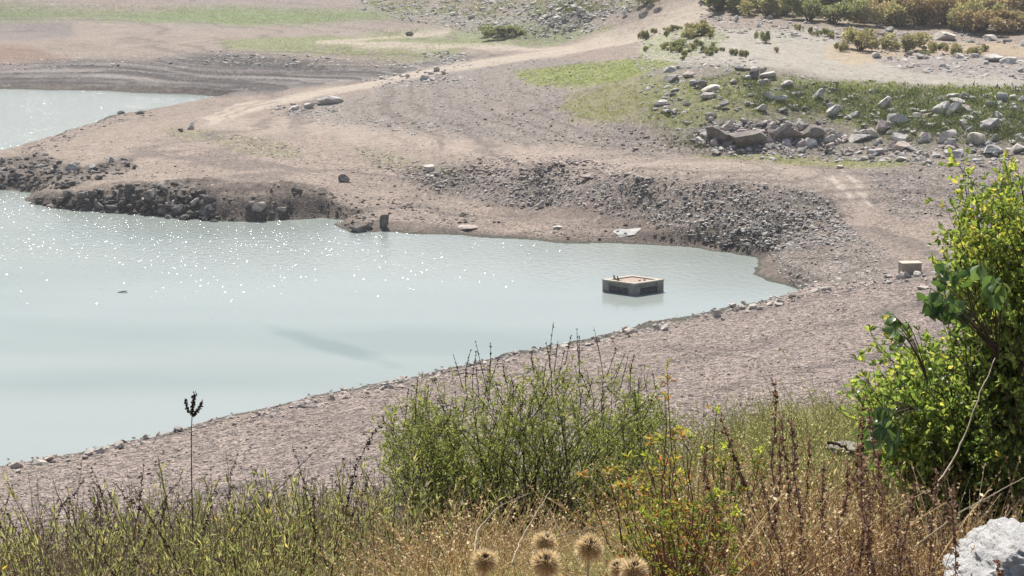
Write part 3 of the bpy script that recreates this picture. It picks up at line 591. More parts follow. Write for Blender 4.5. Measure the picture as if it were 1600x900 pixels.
def rubble(name, label, cat_mat, regions, parent=None, seed=0):
    """regions: (poly, n, size lo, size hi, flatness)"""
    mb = MB(); g = np.random.default_rng(seed)
    for k, (P, n, lo, hi, fl) in enumerate(regions):
        q = sample(P, n, seed + k * 7); keep = fbm(q[:, 0], q[:, 1] * 2.5, 45, 3, seed + 3) + g.uniform(-.35, .45, len(q)) > -.08; q = q[keep]
        G = gat(q[:, 0] + g.uniform(-1, 1, len(q)), q[:, 1] + g.uniform(-1, 1, len(q)))
        G[:, 0] += g.normal(0, .06, len(G)); G[:, 1] += g.normal(0, .35, len(G)); n = len(q)
        s = lo * (hi / lo) ** (g.random(n) ** 2.2)
        for t in range(len(T1)):
            sel = np.arange(n) % len(T1) == t
            if not sel.any(): continue
            V, F = T1[t]; S = s[sel]; m = len(S); sc3 = np.stack([S * g.uniform(.7, 1.2, m), S * g.uniform(.7, 1.2, m), S * g.uniform(fl * .6, fl, m)], -1)
            W = V[None] * sc3[:, None]; tl = g.normal(0, .28, (m, 1)); W = np.stack([W[..., 0], W[..., 1] * np.cos(tl) - W[..., 2] * np.sin(tl), W[..., 1] * np.sin(tl) + W[..., 2] * np.cos(tl)], -1)
            W = rotz(W, g.uniform(0, 6.28, (m, 1))); W = W + G[sel][:, None] + np.array([0, 0, 1.0]) * (sc3[:, 2] * g.uniform(-.35, .25, m))[:, None, None]
            mb.add(W, (F[None] + (np.arange(m) * len(V))[:, None, None]).reshape(-1, 3))
    return tag(mb.build(name, cat_mat), label, None, None, 'stuff')
rubble('rubble', 'loose grey stones strewn over the eroded slope above the cove', M_scree,
  [(SCREE, 12000, .035, .2, .55), (SCREE2, 3000, .04, .18, .5), (SCREE3, 2200, .04, .18, .5), (WALL, 900, .1, .4, .8), (SLOPE, 2200, .1, .5, .7),
   ([(1080,225),(1500,235),(1600,250),(1500,262),(1300,252),(1090,244)], 900, .1, .4, .7), ([(1120,330),(1300,330),(1350,372),(1200,392)], 3200, .05, .22, .6)], seed=5)
rubble('far_rubble', 'grey broken stones on the upper ground and far shore', M_lime,
  [(SCRUBT, 2600, .12, .6, .7), ([(600,26),(760,36),(960,36),(900,60),(780,60),(720,48)], 1200, .12, .5, .7), (ROCKR, 900, .1, .5, .5), ([(1080,20),(1300,45),(1420,50),(1400,92),(1330,70),(1120,50)], 900, .12, .45, .6), (GREEN8, 300, .1, .4, .6),
   ([(560,120),(700,108),(740,128),(600,140),(570,134)], 500, .1, .4, .6), ([(330,80),(420,84),(560,92),(740,95),(740,110),(640,108),(430,104),(330,95)], 700, .1, .45, .5), ([(660,84),(730,82),(730,98),(660,100)], 260, .12, .5, .7), ([(110,85),(330,84),(330,100),(0,112),(0,100)], 500, .1, .35, .5),
   ([(420,170),(500,160),(540,168),(520,185),(430,182)], 200, .12, .45, .8), ([(1500,20),(1620,40),(1620,75),(1480,72)], 350, .12, .6, .7), ([(980,88),(1180,92),(1180,108),(1000,110)], 500, .1, .4, .5), ([(430,180),(640,185),(800,215),(700,218),(500,195)], 500, .06, .3, .6)], seed=15)
rubble('shore_rubble', 'dark broken stones along the waterline of the spit', M_dark,
  [([(50,312),(110,302),(200,290),(310,285),(350,345),(240,338),(80,327)], 1500, .06, .5, .8), (SCARP, 700, .04, .2, .6), (SCARP2, 1200, .06, .5, .8), ([(500,300),(620,315),(760,335),(740,350),(620,345),(540,350)], 900, .05, .25, .7), ([(100,205),(140,194),(175,180),(230,174),(250,180),(180,192),(130,212),(60,240),(30,240)], 350, .08, .35, .6),
   ([(1110,384),(1150,372),(1230,345),(1238,352),(1160,382),(1125,390)], 160, .1, .35, .8), ([(760,340),(1000,350),(1100,380),(1000,376),(820,368)], 250, .05, .2, .5)], seed=25)
rubble('track_stones', 'small brown stones scattered on the earth of the spit', M_brown,
  [([(540,225),(640,250),(860,240),(1000,262),(1000,280),(860,275),(700,290),(600,265)], 2200, .06, .28, .6), ([(300,205),(470,225),(480,260),(380,240)], 500, .06, .22, .6), ([(60,240),(300,190),(600,240),(760,330),(560,310),(150,275)], 2600, .04, .16, .6), ([(500,195),(900,230),(1300,262),(1300,285),(900,262),(640,240)], 1400, .04, .13, .6), (GREY, 4500, .05, .24, .6), (GREEN6, 400, .06, .22, .6)], seed=35)
NB1 = [(0,742),(300,672),(700,582),(1000,520),(1250,462),(1400,440),(1600,430),(1600,640),(1100,690),(600,800),(0,860)]
rubble('bank_gravel', 'coarse pinkish gravel covering the near bank', M_brown, [(NB1, 26000, .03, .10, .7), ([(0,742),(0,728),(700,574),(1250,452),(1420,425),(1420,445),(1250,470),(700,596)], 4500, .05, .2, .6)], seed=45)

T3 = {}
def boulder(name, px, py, wpx, hpx, mat, label, group=None, seed=None, depth=None, rz=None, tilt=0, tmpl=None, sink=.2, z=None):
    seed = seed if seed is not None else int(px * 7 + py)
    G = gat(px, py)[0]; r = np.hypot(G[0], G[1]); k = r / FOC * 1.04
    g = np.random.default_rng(seed); W = wpx * k / 2; Hh = hpx * k / 2 * 1.1; D = (depth * k / 2) if depth else W * g.uniform(.7, 1.0)
    V, F = rock(seed, 3 if wpx > 9 else 2, 13, .07) if tmpl is None else tmpl
    V = V * [W, D, Hh]; c, s_ = cos(R(tilt)), sin(R(tilt)); V = np.stack([V[:, 0] * c - V[:, 2] * s_, V[:, 1], V[:, 0] * s_ + V[:, 2] * c], -1)
    o = obj(name, mesh(name, V, [F], mat)); o.location = (G[0], G[1], G[2] + Hh * (1 - 2 * sink)); 
    if rz is not None: o.rotation_euler[2] = rz
    return tag(o, label, 'boulder' if wpx > 11 else 'rock', group)
BL = [
 (1178,124,16,19,M_dark,'dark upright boulder at the top edge of the green slope below the pale track',0),
 (1198,122,26,13,M_lime,'low grey boulder leaning against the dark upright one above the slope',0),
 (1106,140,34,9,M_pale,'pale flat slab, upper of two stacked slabs left on the green slope',12),
 (1107,150,30,9,M_pale,'pale flat slab, lower of two stacked slabs left on the green slope',8),
 (1201,157,24,13,M_pale,'bright pale pointed rock in the middle of the green slope',-10),
 (1218,158,20,11,M_lime,'grey rock touching the bright pale pointed one on the slope',0),
 (1277,152,28,13,M_lime,'tilted grey slab alone in dark green weeds',25),
 (1400,192,32,17,M_lime,'rounded grey boulder on the lower green slope left of the rock jumble',0),
 (1376,194,22,12,M_dark,'low dark boulder beside the rounded grey one on the slope',0),
 (1487,176,34,16,M_lime,'dark grey leaning boulder in the tall pile of rocks on the right slope',35),
 (1490,160,30,9,M_pale,'flat stone capping the tall pile of rocks on the right slope',-5),
 (1480,218,42,17,M_pale,'long pale boulder tilted up to the right at the foot of the slope',32),
 (1447,222,28,15,M_lime,'grey wedge boulder left of the long tilted one at slope foot',35),
 (1400,222,26,18,M_lime,'blocky grey boulder at the foot of the slope near the grass strip',0),
 (1527,222,30,21,M_pale,'bulky pale boulder standing out on the right end of the slope',10),
 (1550,240,32,15,M_lime,'broad dark grey boulder lowest on the right end of slope',0),
 (1586,236,34,15,M_pale,'pale flat boulder at the right picture edge',20),
 (1406,251,22,8,M_lime,'flat grey stone on the grass strip beside the lower track',0),
 (1478,62,40,18,M_pale,'largest pale boulder in front of the rusty bushes',0),
 (1545,62,24,10,M_pale,'smaller pale boulder right of the largest one under the bushes',0),
 (1553,96,34,13,M_lime,'long layered boulder, left of the pair on the upper flat',-5),
 (1577,99,30,12,M_lime,'layered boulder, right of the pair on the upper flat',5),
 (1095,134,26,14,M_dark,'dark boulder above the two stacked pale slabs',0),
 (1160,110,26,7,M_dark,'dark flat rock at the crest left of the upright boulder',0),
 (1190,172,18,12,M_lime,'grey block below the bright pale pointed rock',0),
 (1028,165,26,7,M_lime,'flat grey stones at the left end of the green slope',10),
 (641,56,15,9,M_dark,'single dark round boulder beside the far dirt track',0),
 (514,163,42,15,M_lime,'long log-shaped grey boulder at the end of the stone pile',8),
 (480,168,22,12,M_lime,'grey boulder in the middle of the stone pile on the spit',0),
 (458,172,18,11,M_lime,'grey pointed boulder at the left end of the stone pile on spit',15),
 (673,266,24,12,M_pale,'pale squared block on the stony ridge of the spit',-8),
 (538,282,20,13,M_dark,'dark peaked boulder alone on the bare spit above the inlet',0),
 (463,300,18,12,M_dark,'dark square block on top of the low dark cliff',0),
 (558,362,28,17,M_dark,'squat dark boulder at the water edge by the inlet',0),
 (600,354,17,26,M_dark,'tall upright dark boulder on the shore by the inlet',0),
 (577,356,14,10,M_dark,'small dark rock between the squat and the tall shore boulders',0),
 (730,357,32,8,M_brown,'long flat brown slab lying near the shoreline',6),
 (869,357,18,6,M_pale,'small pale flat stone on the dark wet flat',0),
 (843,325,15,11,M_pale,'pale rock at the lower edge of the stony slope',0),
 (917,279,24,9,M_brown,'flat brown boulder at the upper edge of the stony slope',0),
 (298,203,13,13,M_lime,'upright grey rock beside the small grassy patch on the spit',0),
 (282,206,11,9,M_dark,'small dark rock left of the upright grey one on the spit',0),
 (219,178,15,6,M_dark,'dark rock, rightmost of the row on the far edge of the spit',0),
 (189,178,12,6,M_dark,'dark rock, leftmost of the row on the far edge of spit',0),
 (1133,384,18,11,M_dark,'dark rock at the lower end of the gully by the cove',0),
 (1148,379,15,9,M_dark,'dark rock in the gully just above the cove',0),
 (1310,262,14,6,M_pale,'pale stone beside the bend of the lower track',0),
 (1118,243,16,7,M_pale,'pale stone on the verge under the rock outcrop',0),
 (976,519,15,11,M_pale,'pale pointed stone standing up from the near waterline edging',0),
 (62,726,28,9,M_pale,'flat pale stone at the left end of the near waterline',0),
 (1168,226,60,34,M_face,'largest brown block bulging from the eroded rock face',0),
 (1124,222,50,28,M_face,'brown block at the left end of the eroded rock face',0),
 (1222,216,58,28,M_face,'broad brown block in the middle of the eroded rock face',0),
 (1266,214,46,24,M_face,'brown block at the right end of the eroded rock face',0),
 (1408,431,12,7,M_pale,'small pale stone against the left foot of the concrete block',0),
 (1431,430,14,8,M_pale,'pale stone against the right foot of the concrete block',0),
 (1440,452,18,9,M_pale,'pale stone right of the concrete block',0),
]
for px, py, w_, h_, m_, lab, tl in BL:
    boulder('boulder' if w_ > 11 else 'rock', px, py, w_, h_, m_, lab, tilt=tl)
# groups of look-alike rocks
TB = [(V, F) for V, F in [rock(700 + i, 3, 13, .07) for i in range(10)]]
def rock_group(name, label, cat, group, pts, mats, size, flat=(.5, .8), seed=0, sink=.3):
    g = np.random.default_rng(seed); mes = [[mesh(name, V, [F], m) for V, F in TB] for m in mats]
    G = gat(pts[:, 0], pts[:, 1])
    for i, p in enumerate(G):
        o = obj(name, mes[g.integers(len(mats))][g.integers(len(TB))]); s = (np.hypot(p[0], p[1]) / 125 if name == 'edging_stone' else 1) * size[0] * (size[1] / size[0]) ** (g.random() ** 1.8); h = s * g.uniform(*flat)
        o.scale = (s, s * g.uniform(.7, 1), h); o.location = (p[0], p[1], p[2] + h * (1 - 2 * sink)); o.rotation_euler = (g.normal(0, .25), g.normal(0, .25), g.uniform(0, 6.28)); tag(o, label, cat, group)
sp = np.concatenate([sample([(1380,150),(1600,150),(1600,250),(1380,245)], 95, 61), sample([(1040,110),(1220,112),(1240,175),(1060,170)], 34, 62), sample([(1230,140),(1380,140),(1380,190),(1230,180)], 16, 63), sample([(1290,215),(1400,200),(1400,245),(1290,240)], 22, 64)])
rock_group('slope_rock', 'grey angular rock half buried in weeds on the green slope', 'rock', 'loose rocks on the green slope', sp, [M_lime, M_scree, M_pale, M_brown, M_lime], (.25, .95), (.45, .85), seed=71)
rock_group('outcrop_rock', 'grey block in the eroded rock face under the green slope', 'rock', 'blocks of the eroded rock face', sample([(1100,200),(1180,192),(1290,200),(1300,228),(1180,234),(1090,230)], 120, 65), [M_brown, M_face, M_scree], (.2, .75), (.6, 1.0), 72, .4)
rock_group('cliff_rock', 'dark angular rock in the low bank along the tip of the spit', 'rock', 'dark rocks along the low bank of the spit', np.concatenate([sample([(50,314),(110,304),(200,292),(300,288),(330,300),(330,338),(240,334),(90,325)], 70, 66), sample([(330,322),(470,326),(470,338),(330,342)], 7, 67)]), [M_dark, M_dark, M_brown], (.2, .68), (.5, .85), 73)
rock_group('spit_rock', 'dark rock on the shore where the spit meets the left picture edge', 'rock', 'dark rocks at the left end of the spit', sample(SCARP2, 70, 68), [M_dark, M_dark, M_lime], (.2, .55), (.6, .9), 74)
tt = np.sort(np.random.default_rng(4).random(215)); ex_ = [0, 60, 140, 200, 300, 400, 520, 600, 700, 830, 960, 1100, 1250]; ey_ = [734, 722, 707, 693, 667, 643, 617, 600, 577, 549, 521, 489, 459]
xs = tt * 1250; g4 = np.random.default_rng(5); ys = np.interp(xs, ex_, ey_) + np.abs(g4.normal(0, 6.5, len(xs))) + 1
rock_group('edging_stone', 'pale stone in the line of stones edging the near bank', 'stone', 'stones edging the near bank', np.stack([xs, ys], -1), [M_pale, M_lime, M_brown, M_pale], (.09, .42), (.4, .75), 75, .25)
g4 = np.random.default_rng(6); xs = g4.uniform(1250, 1560, 60); ys = np.interp(xs, [1250, 1330, 1400, 1560], [458, 449, 438, 425]) + g4.normal(0, 3.5, 60)
rock_group('bank_stone', 'pale stone in the rough row beside the concrete block', 'stone', 'stones beside the concrete block', np.stack([xs, ys], -1), [M_pale, M_lime, M_pale], (.12, .38), (.4, .7), 76, .2)
g4 = np.random.default_rng(8)
rock_group('far_rock', 'grey rock lying among scrub on the far upper ground', 'rock', 'rocks among the far scrub', np.concatenate([sample([(720,20),(980,10),(980,36),(740,46)], 30, 81), sample([(1130,25),(1400,45),(1400,60),(1150,45)], 22, 82), sample(ROCKR, 22, 83), sample([(570,122),(690,112),(730,126),(600,136)], 14, 84)]), [M_lime, M_pale, M_scree], (.3, .8), (.4, .8), 77, .2)

# ------------------------------------------------------------------ batch geometry for plants
def tube_batch(P, Rr, sides=4):
    """P (n,m,3) paths, Rr (n,m) radii -> V, F"""
    P = np.asarray(P, float); n, m, _ = P.shape; T = norm(np.gradient(P, axis=1)); ref = np.where(np.abs(T[..., 2:3]) > .9, [1.0, 0, 0], [0, 0, 1.0])
    X = norm(np.cross(T, ref)); Y = np.cross(T, X); a = np.arange(sides) * 2 * pi / sides
    V = P[:, :, None] + (X[:, :, None] * np.cos(a)[:, None] + Y[:, :, None] * np.sin(a)[:, None]) * np.asarray(Rr)[:, :, None, None]
    i = np.arange(n)[:, None, None] * m * sides; j = np.arange(m - 1)[None, :, None] * sides; k = np.arange(sides)[None, None]; kn = (k + 1) % sides
    F = np.stack([i + j + k, i + j + kn, i + j + sides + kn, i + j + sides + k], -1).reshape(-1, 4); return V.reshape(-1, 3), F
def bez(A_, B_, C_, m):
    t = np.linspace(0, 1, m)[None, :, None]; return A_[:, None] * (1 - t) ** 2 + 2 * B_[:, None] * t * (1 - t) + C_[:, None] * t * t
LEAF_D = (np.array([[0, 0, 0], [.5, .45, .08], [0, 1, 0], [-.5, .45, .08]]), np.array([[0, 1, 2, 3]]))            # width 1, length 1
LEAF_O = (np.array([[0, 0, 0], [.38, .25, .1], [.5, .55, .12], [0, 1, -.06], [-.5, .55, .12], [-.38, .25, .1], [0, .5, 0]]), np.array([[0, 1, 2, 6], [6, 2, 3, 4], [0, 6, 4, 5]]))
def leaves(pos, axis, length, width, tmpl=LEAF_D, g=rng, up=.5):
    n = len(pos); axis = norm(axis); ref = norm(np.stack([g.normal(0, 1, n), g.normal(0, 1, n), g.normal(up, .7, n)], -1)); X = norm(np.cross(axis, ref)); Z = np.cross(X, axis)
    T, F = tmpl; L_ = np.asarray(length).reshape(-1, 1, 1); W_ = np.asarray(width).reshape(-1, 1, 1)
    V = pos[:, None] + X[:, None] * T[None, :, 0:1] * W_ + axis[:, None] * T[None, :, 1:2] * L_ + Z[:, None] * T[None, :, 2:3] * L_
    return V.reshape(-1, 3), (F[None] + (np.arange(n) * len(T))[:, None, None]).reshape(-1, F.shape[1])
def along(P, t):
    """P (n,m,3), t (n,k) in 0..1 -> points, tangents"""
    m = P.shape[1]; f = np.clip(t * (m - 1), 0, m - 1.001); i = f.astype(int); f = (f - i)[..., None]; n = np.arange(len(P))[:, None]
    return P[n, i] * (1 - f) + P[n, i + 1] * f, norm(P[n, i + 1] - P[n, i])
def shrub_geo(bases, targets, g, stem_r=.006, tw_n=8, tw_len=.12, lf_n=10, lf=(.03, .008), t0=.35, tmpl=LEAF_D, bow=.25, lfdir=(.5, .6, .35), tw_up=.25, stem_leaf=0):
    """stems from bases to targets, twigs off the stems, leaves off the twigs"""
    n = len(targets); mid = (bases + targets) / 2 + g.normal(0, 1, (n, 3)) * bow * np.linalg.norm(targets - bases, axis=1, keepdims=True) * .3
    mid[:, 2] += .1 * np.linalg.norm(targets - bases, axis=1); S = bez(bases, mid, targets, 9)
    S[:, 1:-1] += g.normal(0, .008, S[:, 1:-1].shape)
    sr = np.linspace(1, .25, 9)[None] * stem_r * g.uniform(.6, 1.2, (n, 1)); sV, sF = tube_batch(S, sr, 4)
    t = g.uniform(t0, 1, (n, tw_n)); p, tan_ = along(S, t); p = p.reshape(-1, 3); tan_ = tan_.reshape(-1, 3); k = len(p)
    d = norm(tan_ * .7 + g.normal(0, .6, (k, 3)) + [0, 0, tw_up]); L_ = tw_len * g.uniform(.5, 1.3, (k, 1)); e = p + d * L_; mm = (p + e) / 2 + g.normal(0, .1, (k, 3)) * L_
    W_ = bez(p, mm, e, 5); wV, wF = tube_batch(W_, np.linspace(.8, .3, 5)[None] * stem_r * .35 * np.ones((k, 1)), 3)
    lt = np.clip(g.uniform(.05, 1.0, (k, lf_n)), 0, 1); lp, ltan = along(W_, lt); lp = lp.reshape(-1, 3); ltan = ltan.reshape(-1, 3); q = len(lp)
    ax = ltan * lfdir[0] + g.normal(0, lfdir[1], (q, 3)) + [0, 0, lfdir[2]]; sz = g.uniform(.6, 1.25, q)
    lV, lF = leaves(lp, ax, lf[0] * sz, lf[1] * sz * g.uniform(.8, 1.2, q), tmpl, g)
    return (sV, sF, wV, wF), (lV, lF), S
def Pr(px, py, r): return at_z_r(px, py, r)
def at_z_r(px, py, r): return at_r(px, py, r)
def gnd(px, r):
    """ground point on the near hillside in the azimuth of a photo column"""
    px = np.atleast_1d(np.asarray(px, float)); a = np.arctan((px - 800) / FOC / .97); r = np.broadcast_to(np.asarray(r, float), a.shape); x, y = np.sin(a) * r, np.cos(a) * r; return np.stack([x, y, zat(x, y)], -1)
def local(V, loc): return np.asarray(V) - np.asarray(loc)[None]

# ------------------------------------------------------------------ concrete water tower and block
def M_concrete(name, a, b_): return plain_material(name, a, b_, 3, .85, .02)
MC1 = M_concrete('pale_concrete', (.38, .34, .28), (.50, .45, .38)); MC2 = M_concrete('stained_concrete', (.20, .19, .17), (.30, .285, .26)); MC3 = plain_material('dark_panel', (.05, .05, .055), (.10, .10, .11), 4)
MCB = M_concrete('beige_concrete', (.34, .28, .21), (.44, .37, .29)); MRUST = plain_material('weathered_steel', (.16, .12, .10), (.28, .23, .2), 20)
tc_ = at_z(989, 455, 0); tower = empty('intake_tower', (tc_[0], tc_[1], 0)); tag(tower, 'square concrete intake tower top rising from the water of the cove', 'intake tower')
def rh(V):
    V = np.asarray(V, float); c = math.sqrt(.5); X = (V[:, 0] - V[:, 1]) * c; Y = (V[:, 0] + V[:, 1]) * c; return np.stack([X, Y * .74, V[:, 2]], -1)
hs = 1.42; top = .78
m1 = MB(); box(m1, -hs + .16, hs - .16, -hs + .16, hs - .16, -1.6, top - .1, rh); m1.build('wall', MC2, tower)
for sx in (-1, 1):
    for sy in (-1, 1):
        m1 = MB(); a0, a1 = sorted((sx * hs, sx * (hs - .56))); b0, b1 = sorted((sy * hs, sy * (hs - .56))); box(m1, a0, a1, b0, b1, -1.6, top - .06, rh); m1.build('corner_pier', MC2, tower)
m1 = MB()
for a0, a1, b0, b1 in ((-hs - .03, hs + .03, -hs - .03, -hs + .34), (-hs - .03, hs + .03, hs - .34, hs + .03), (-hs - .03, -hs + .34, -hs + .34, hs - .34), (hs - .34, hs + .03, -hs + .34, hs - .34)): box(m1, a0, a1, b0, b1, top - .06, top + .02, rh)
m1.build('rim', MC1, tower)
m1 = MB(); box(m1, -hs + .34, hs - .34, -hs + .34, hs - .34, top - .12, top - .05, rh); m1.build('cover_slab', plain_material('brown_cover', (.30, .22, .17), (.40, .31, .25), 5), tower)
for k in range(4):
    m1 = MB(); box(m1, -hs + .56, hs - .56, -hs + .06, -hs + .155, -1.5, top - .42, rh); V_ = m1.V[0]
    inv = lambda V, k=k: rotz(V, k * pi / 2)
    m2 = MB(); box(m2, -hs + .565, hs - .565, -hs + .05, -hs + .155, -1.5, top - .40, lambda V, k=k: rh(rotz(V, k * pi / 2))); m2.build('grille_panel', MC3, tower)
for bx_, by_ in ((-1.05, .35), (-.75, .95)):
    v = rh(np.array([[bx_, by_, 0]]))[0]; m1 = MB(); V_ = np.array([[-.09, 0, 0], [.22, 0, 0], [.22, 0, .06], [.07, 0, .1], [-.03, 0, .34], [-.09, 0, .36]]); V2 = np.concatenate([V_ + [0, -.03, 0], V_ + [0, .03, 0]]) + [v[0], v[1], top - .05]
    m1.add(V2, [[0, 1, 2, 3], [0, 3, 4, 5], [9, 8, 7, 6], [11, 10, 9, 6]], [[i, (i + 6), (i + 1) % 6 + 6, (i + 1) % 6] for i in range(6)]); m1.build('lifting_bracket', MRUST, tower)
for bx_, by_ in ((.05, -.55), (.42, -.62), (.58, -.5)):
    v = rh(np.array([[bx_, by_, 0]]))[0]; V_, F_ = rock(int(abs(bx_) * 100) + 5, 2, 8); obj('loose_stone', mesh('loose_stone', V_ * [.1, .08, .05] + [v[0], v[1], top - .01], [F_], M_brown), tower)
G = gat(1420, 427)[0]; k = np.hypot(G[0], G[1]) / FOC
cb_ = empty('concrete_block', (G[0], G[1], G[2]), R(8)); tag(cb_, 'beige concrete block standing among pale stones on the right bank', 'concrete block')
m1 = MB(); box(m1, -15.5 * k, 15.5 * k, -.4, .4, -.4, 16 * k); m1.build('block_body', MCB, cb_)
m1 = MB(); box(m1, -16.5 * k, 16.5 * k, -.44, .44, 16 * k + .002, 16 * k + .06); m1.build('cap', plain_material('pale_cap', (.46, .40, .32), (.54, .47, .38), 4), cb_)
G = gat(1478, 425)[0]; k = np.hypot(G[0], G[1]) / FOC
V_, F_ = tube_batch(np.array([[[0, 0, -.3], [0, 0, 25 * k], [.02, 0, 52 * k]]]), np.array([[.035, .035, .03]]), 8); tag(obj('post', mesh('post', V_, [F_], MRUST), loc=G), 'thin dark post standing on the bank behind the leafy shrub', 'post')
P0 = at_z(192, 457, 0); m1 = MB(); V_, F_ = tube_batch(np.array([[[-.35, 0, 0], [0, .05, .05], [.3, 0, .03]], [[0, .03, .04], [.12, .1, .1], [.2, .1, .12]]]), np.array([[.03, .04, .02], [.02, .015, .01]]), 6); m1.add(V_, F_); m1.build('floating_branch', M_twig).location = P0
tag(bpy.data.objects['floating_branch'], 'dark stick floating alone on the calm lake', 'branch')
G = gat(978, 364)[0]; mpd = plain_material('painted_glare_puddle', (.30, .30, .28), (.38, .38, .36), 1.5, .65)  # pale matte base colour stands in for the sky glare on the puddle
rr_, aa_ = np.meshgrid(np.linspace(.02, 1, 10), np.linspace(0, 2 * pi, 40, False)); X_ = (np.cos(aa_) * (.95 + .2 * np.sin(3 * aa_)) * rr_).ravel() + G[0]; Y_ = (np.sin(aa_) * (.75 + .2 * np.cos(2 * aa_)) * rr_).ravel() + G[1]
i_ = np.arange(40)[:, None] * 10; j_ = np.arange(9)[None]; k_ = (np.arange(40)[:, None] + 1) % 40 * 10
pd = obj('puddle', mesh('puddle', np.stack([X_, Y_, zat(X_, Y_) + .035], -1), [np.stack([i_ + j_, i_ + j_ + 1, k_ + j_ + 1, k_ + j_], -1).reshape(-1, 4)], mpd, True)); tag(pd, kind='structure')

# ------------------------------------------------------------------ far vegetation
def clump_leaves(g, n, rad, hgt, size, shape=2.0):
    """leafy mass: points in several overlapping lobes"""
    L_ = g.integers(7, 12); c = np.stack([g.normal(0, .42, L_), g.normal(0, .42, L_), g.uniform(.3, .78, L_)], -1); rr = g.uniform(.2, .42, L_); k = g.integers(L_, size=n)
    d = norm(g.normal(size=(n, 3))); p = c[k] + d * (rr[k] * g.random(n) ** .4)[:, None]; p[:, 2] = np.abs(p[:, 2]); p = p * [rad, rad, hgt]
    ax = norm(d * .7 + g.normal(0, .6, (n, 3)) + [0, 0, .5]); s = size * g.uniform(.6, 1.4, n); return leaves(p, ax, s, s * .55, LEAF_D, g)
def bush_proto(mat, seed, n=2200, size=.15):
    g = np.random.default_rng(seed); V, F = clump_leaves(g, n, 1, 1, size); f = mesh('foliage', V, [F], mat)
    e = np.stack([g.normal(0, .45, 14), g.normal(0, .45, 14), g.uniform(.4, .9, 14)], -1); b_ = np.zeros((14, 3)) + g.normal(0, .05, (14, 3)) * [1, 1, 0] - [0, 0, .1]
    V, F = tube_batch(bez(b_, (b_ + e) / 2 + [0, 0, .1], e, 5), np.linspace(.03, .01, 5)[None] * np.ones((14, 1)), 4); return f, mesh('stems', V, [F], M_twig)
PB = {k: [bush_proto(m_, s + i * 3) for i in range(4)] for k, m_, s in (('g', M_bushg, 11), ('o', M_busho, 12), ('b', M_bushb, 13))}
bg_ = np.random.default_rng(21)
def bush(px, py, wpx, hpx, kind, label, group=None, name='bush'):
    G = gat(px, py)[0]; k = np.hypot(G[0], G[1]) / FOC; o = empty(name, G, bg_.uniform(0, 6.28)); tag(o, label, 'bush', group); f, st = PB[kind][bg_.integers(4)]
    o.scale = (wpx * k / 1.55, wpx * k / 1.55, hpx * k / .95); obj('foliage', f, o); obj('stems', st, o)
for px, py, w_, h_, kd, lab in [(1088,56,44,18,'o','dark green bush right of the track junction at the top'),(1052,76,24,12,'g','low green bush below the dark green one by the track'),(1196,66,15,17,'g','small upright green bush alone on the pale flat'),(1118,82,13,8,'g','small round olive bush on the pale flat'),
  (1213,83,6,8,'b','tiny dark shrub alone in the middle of the pale flat'),(1343,78,48,28,'o','pale ochre bush at the left edge of the orange grass'),(1312,80,16,14,'o','small ochre bush left of the pale ochre one'),(1417,78,48,22,'o','wide straw coloured bush on the orange grass'),(1388,76,22,14,'o','straw coloured bush left of the wide one on the orange grass'),
  (1455,82,15,13,'o','small thin ochre shrub in bare ground below the rusty bushes'),(1487,84,20,14,'o','yellowish shrub right of the small thin ochre one'),(1525,88,16,12,'o','yellow shrub nearest the layered boulders'),(790,58,56,16,'g','low dark green thicket beside the far track'),(1008,4,30,12,'g','dark bush on the skyline left of the upper track'),
  (1008,62,12,14,'g','small green bush left of the track junction bushes')]:
    bush(px, py, w_, h_, kd, lab)
for i in range(15): bush(1130 + i * 34 + bg_.uniform(-9, 9), 20 + i * 2.1 + bg_.uniform(-3, 6), bg_.uniform(44, 74), bg_.uniform(28, 46), 'ggogggobobbobbob'[i], ['green', 'rust brown', 'olive']['gbo'.index('ggogggobobbobbob'[i])] + ' bush in the front row of the thicket at the upper right', 'front row of the upper right thicket')
for i in range(18): bush(1120 + i * 29 + bg_.uniform(-9, 9), 6 + i * .9 + bg_.uniform(-3, 4), bg_.uniform(46, 76), bg_.uniform(28, 50), 'gggogogobobobbobbb'[i], ['green', 'rust brown', 'olive']['gbo'.index('gggogogobobobbobbb'[i])] + ' bush in the back row of the thicket at the upper right', 'back row of the upper right thicket')
q = np.concatenate([sample(GREEN8, 18, 91), sample([(1000,95),(1180,95),(1060,60)], 14, 92), sample([(1340,66),(1600,80),(1600,92),(1400,88)], 10, 93), sample([(1230,45),(1330,55),(1300,62)], 6, 94)])
for i, (px, py) in enumerate(q): bush(px, py, bg_.uniform(6, 15), bg_.uniform(5, 11), 'ggo'[i % 3], ['green', 'olive']['ggo'.index('ggo'[i % 3]) // 2] + ' low shrub scattered over the pale stony upper flat', 'low shrubs on the upper flat', 'shrub')
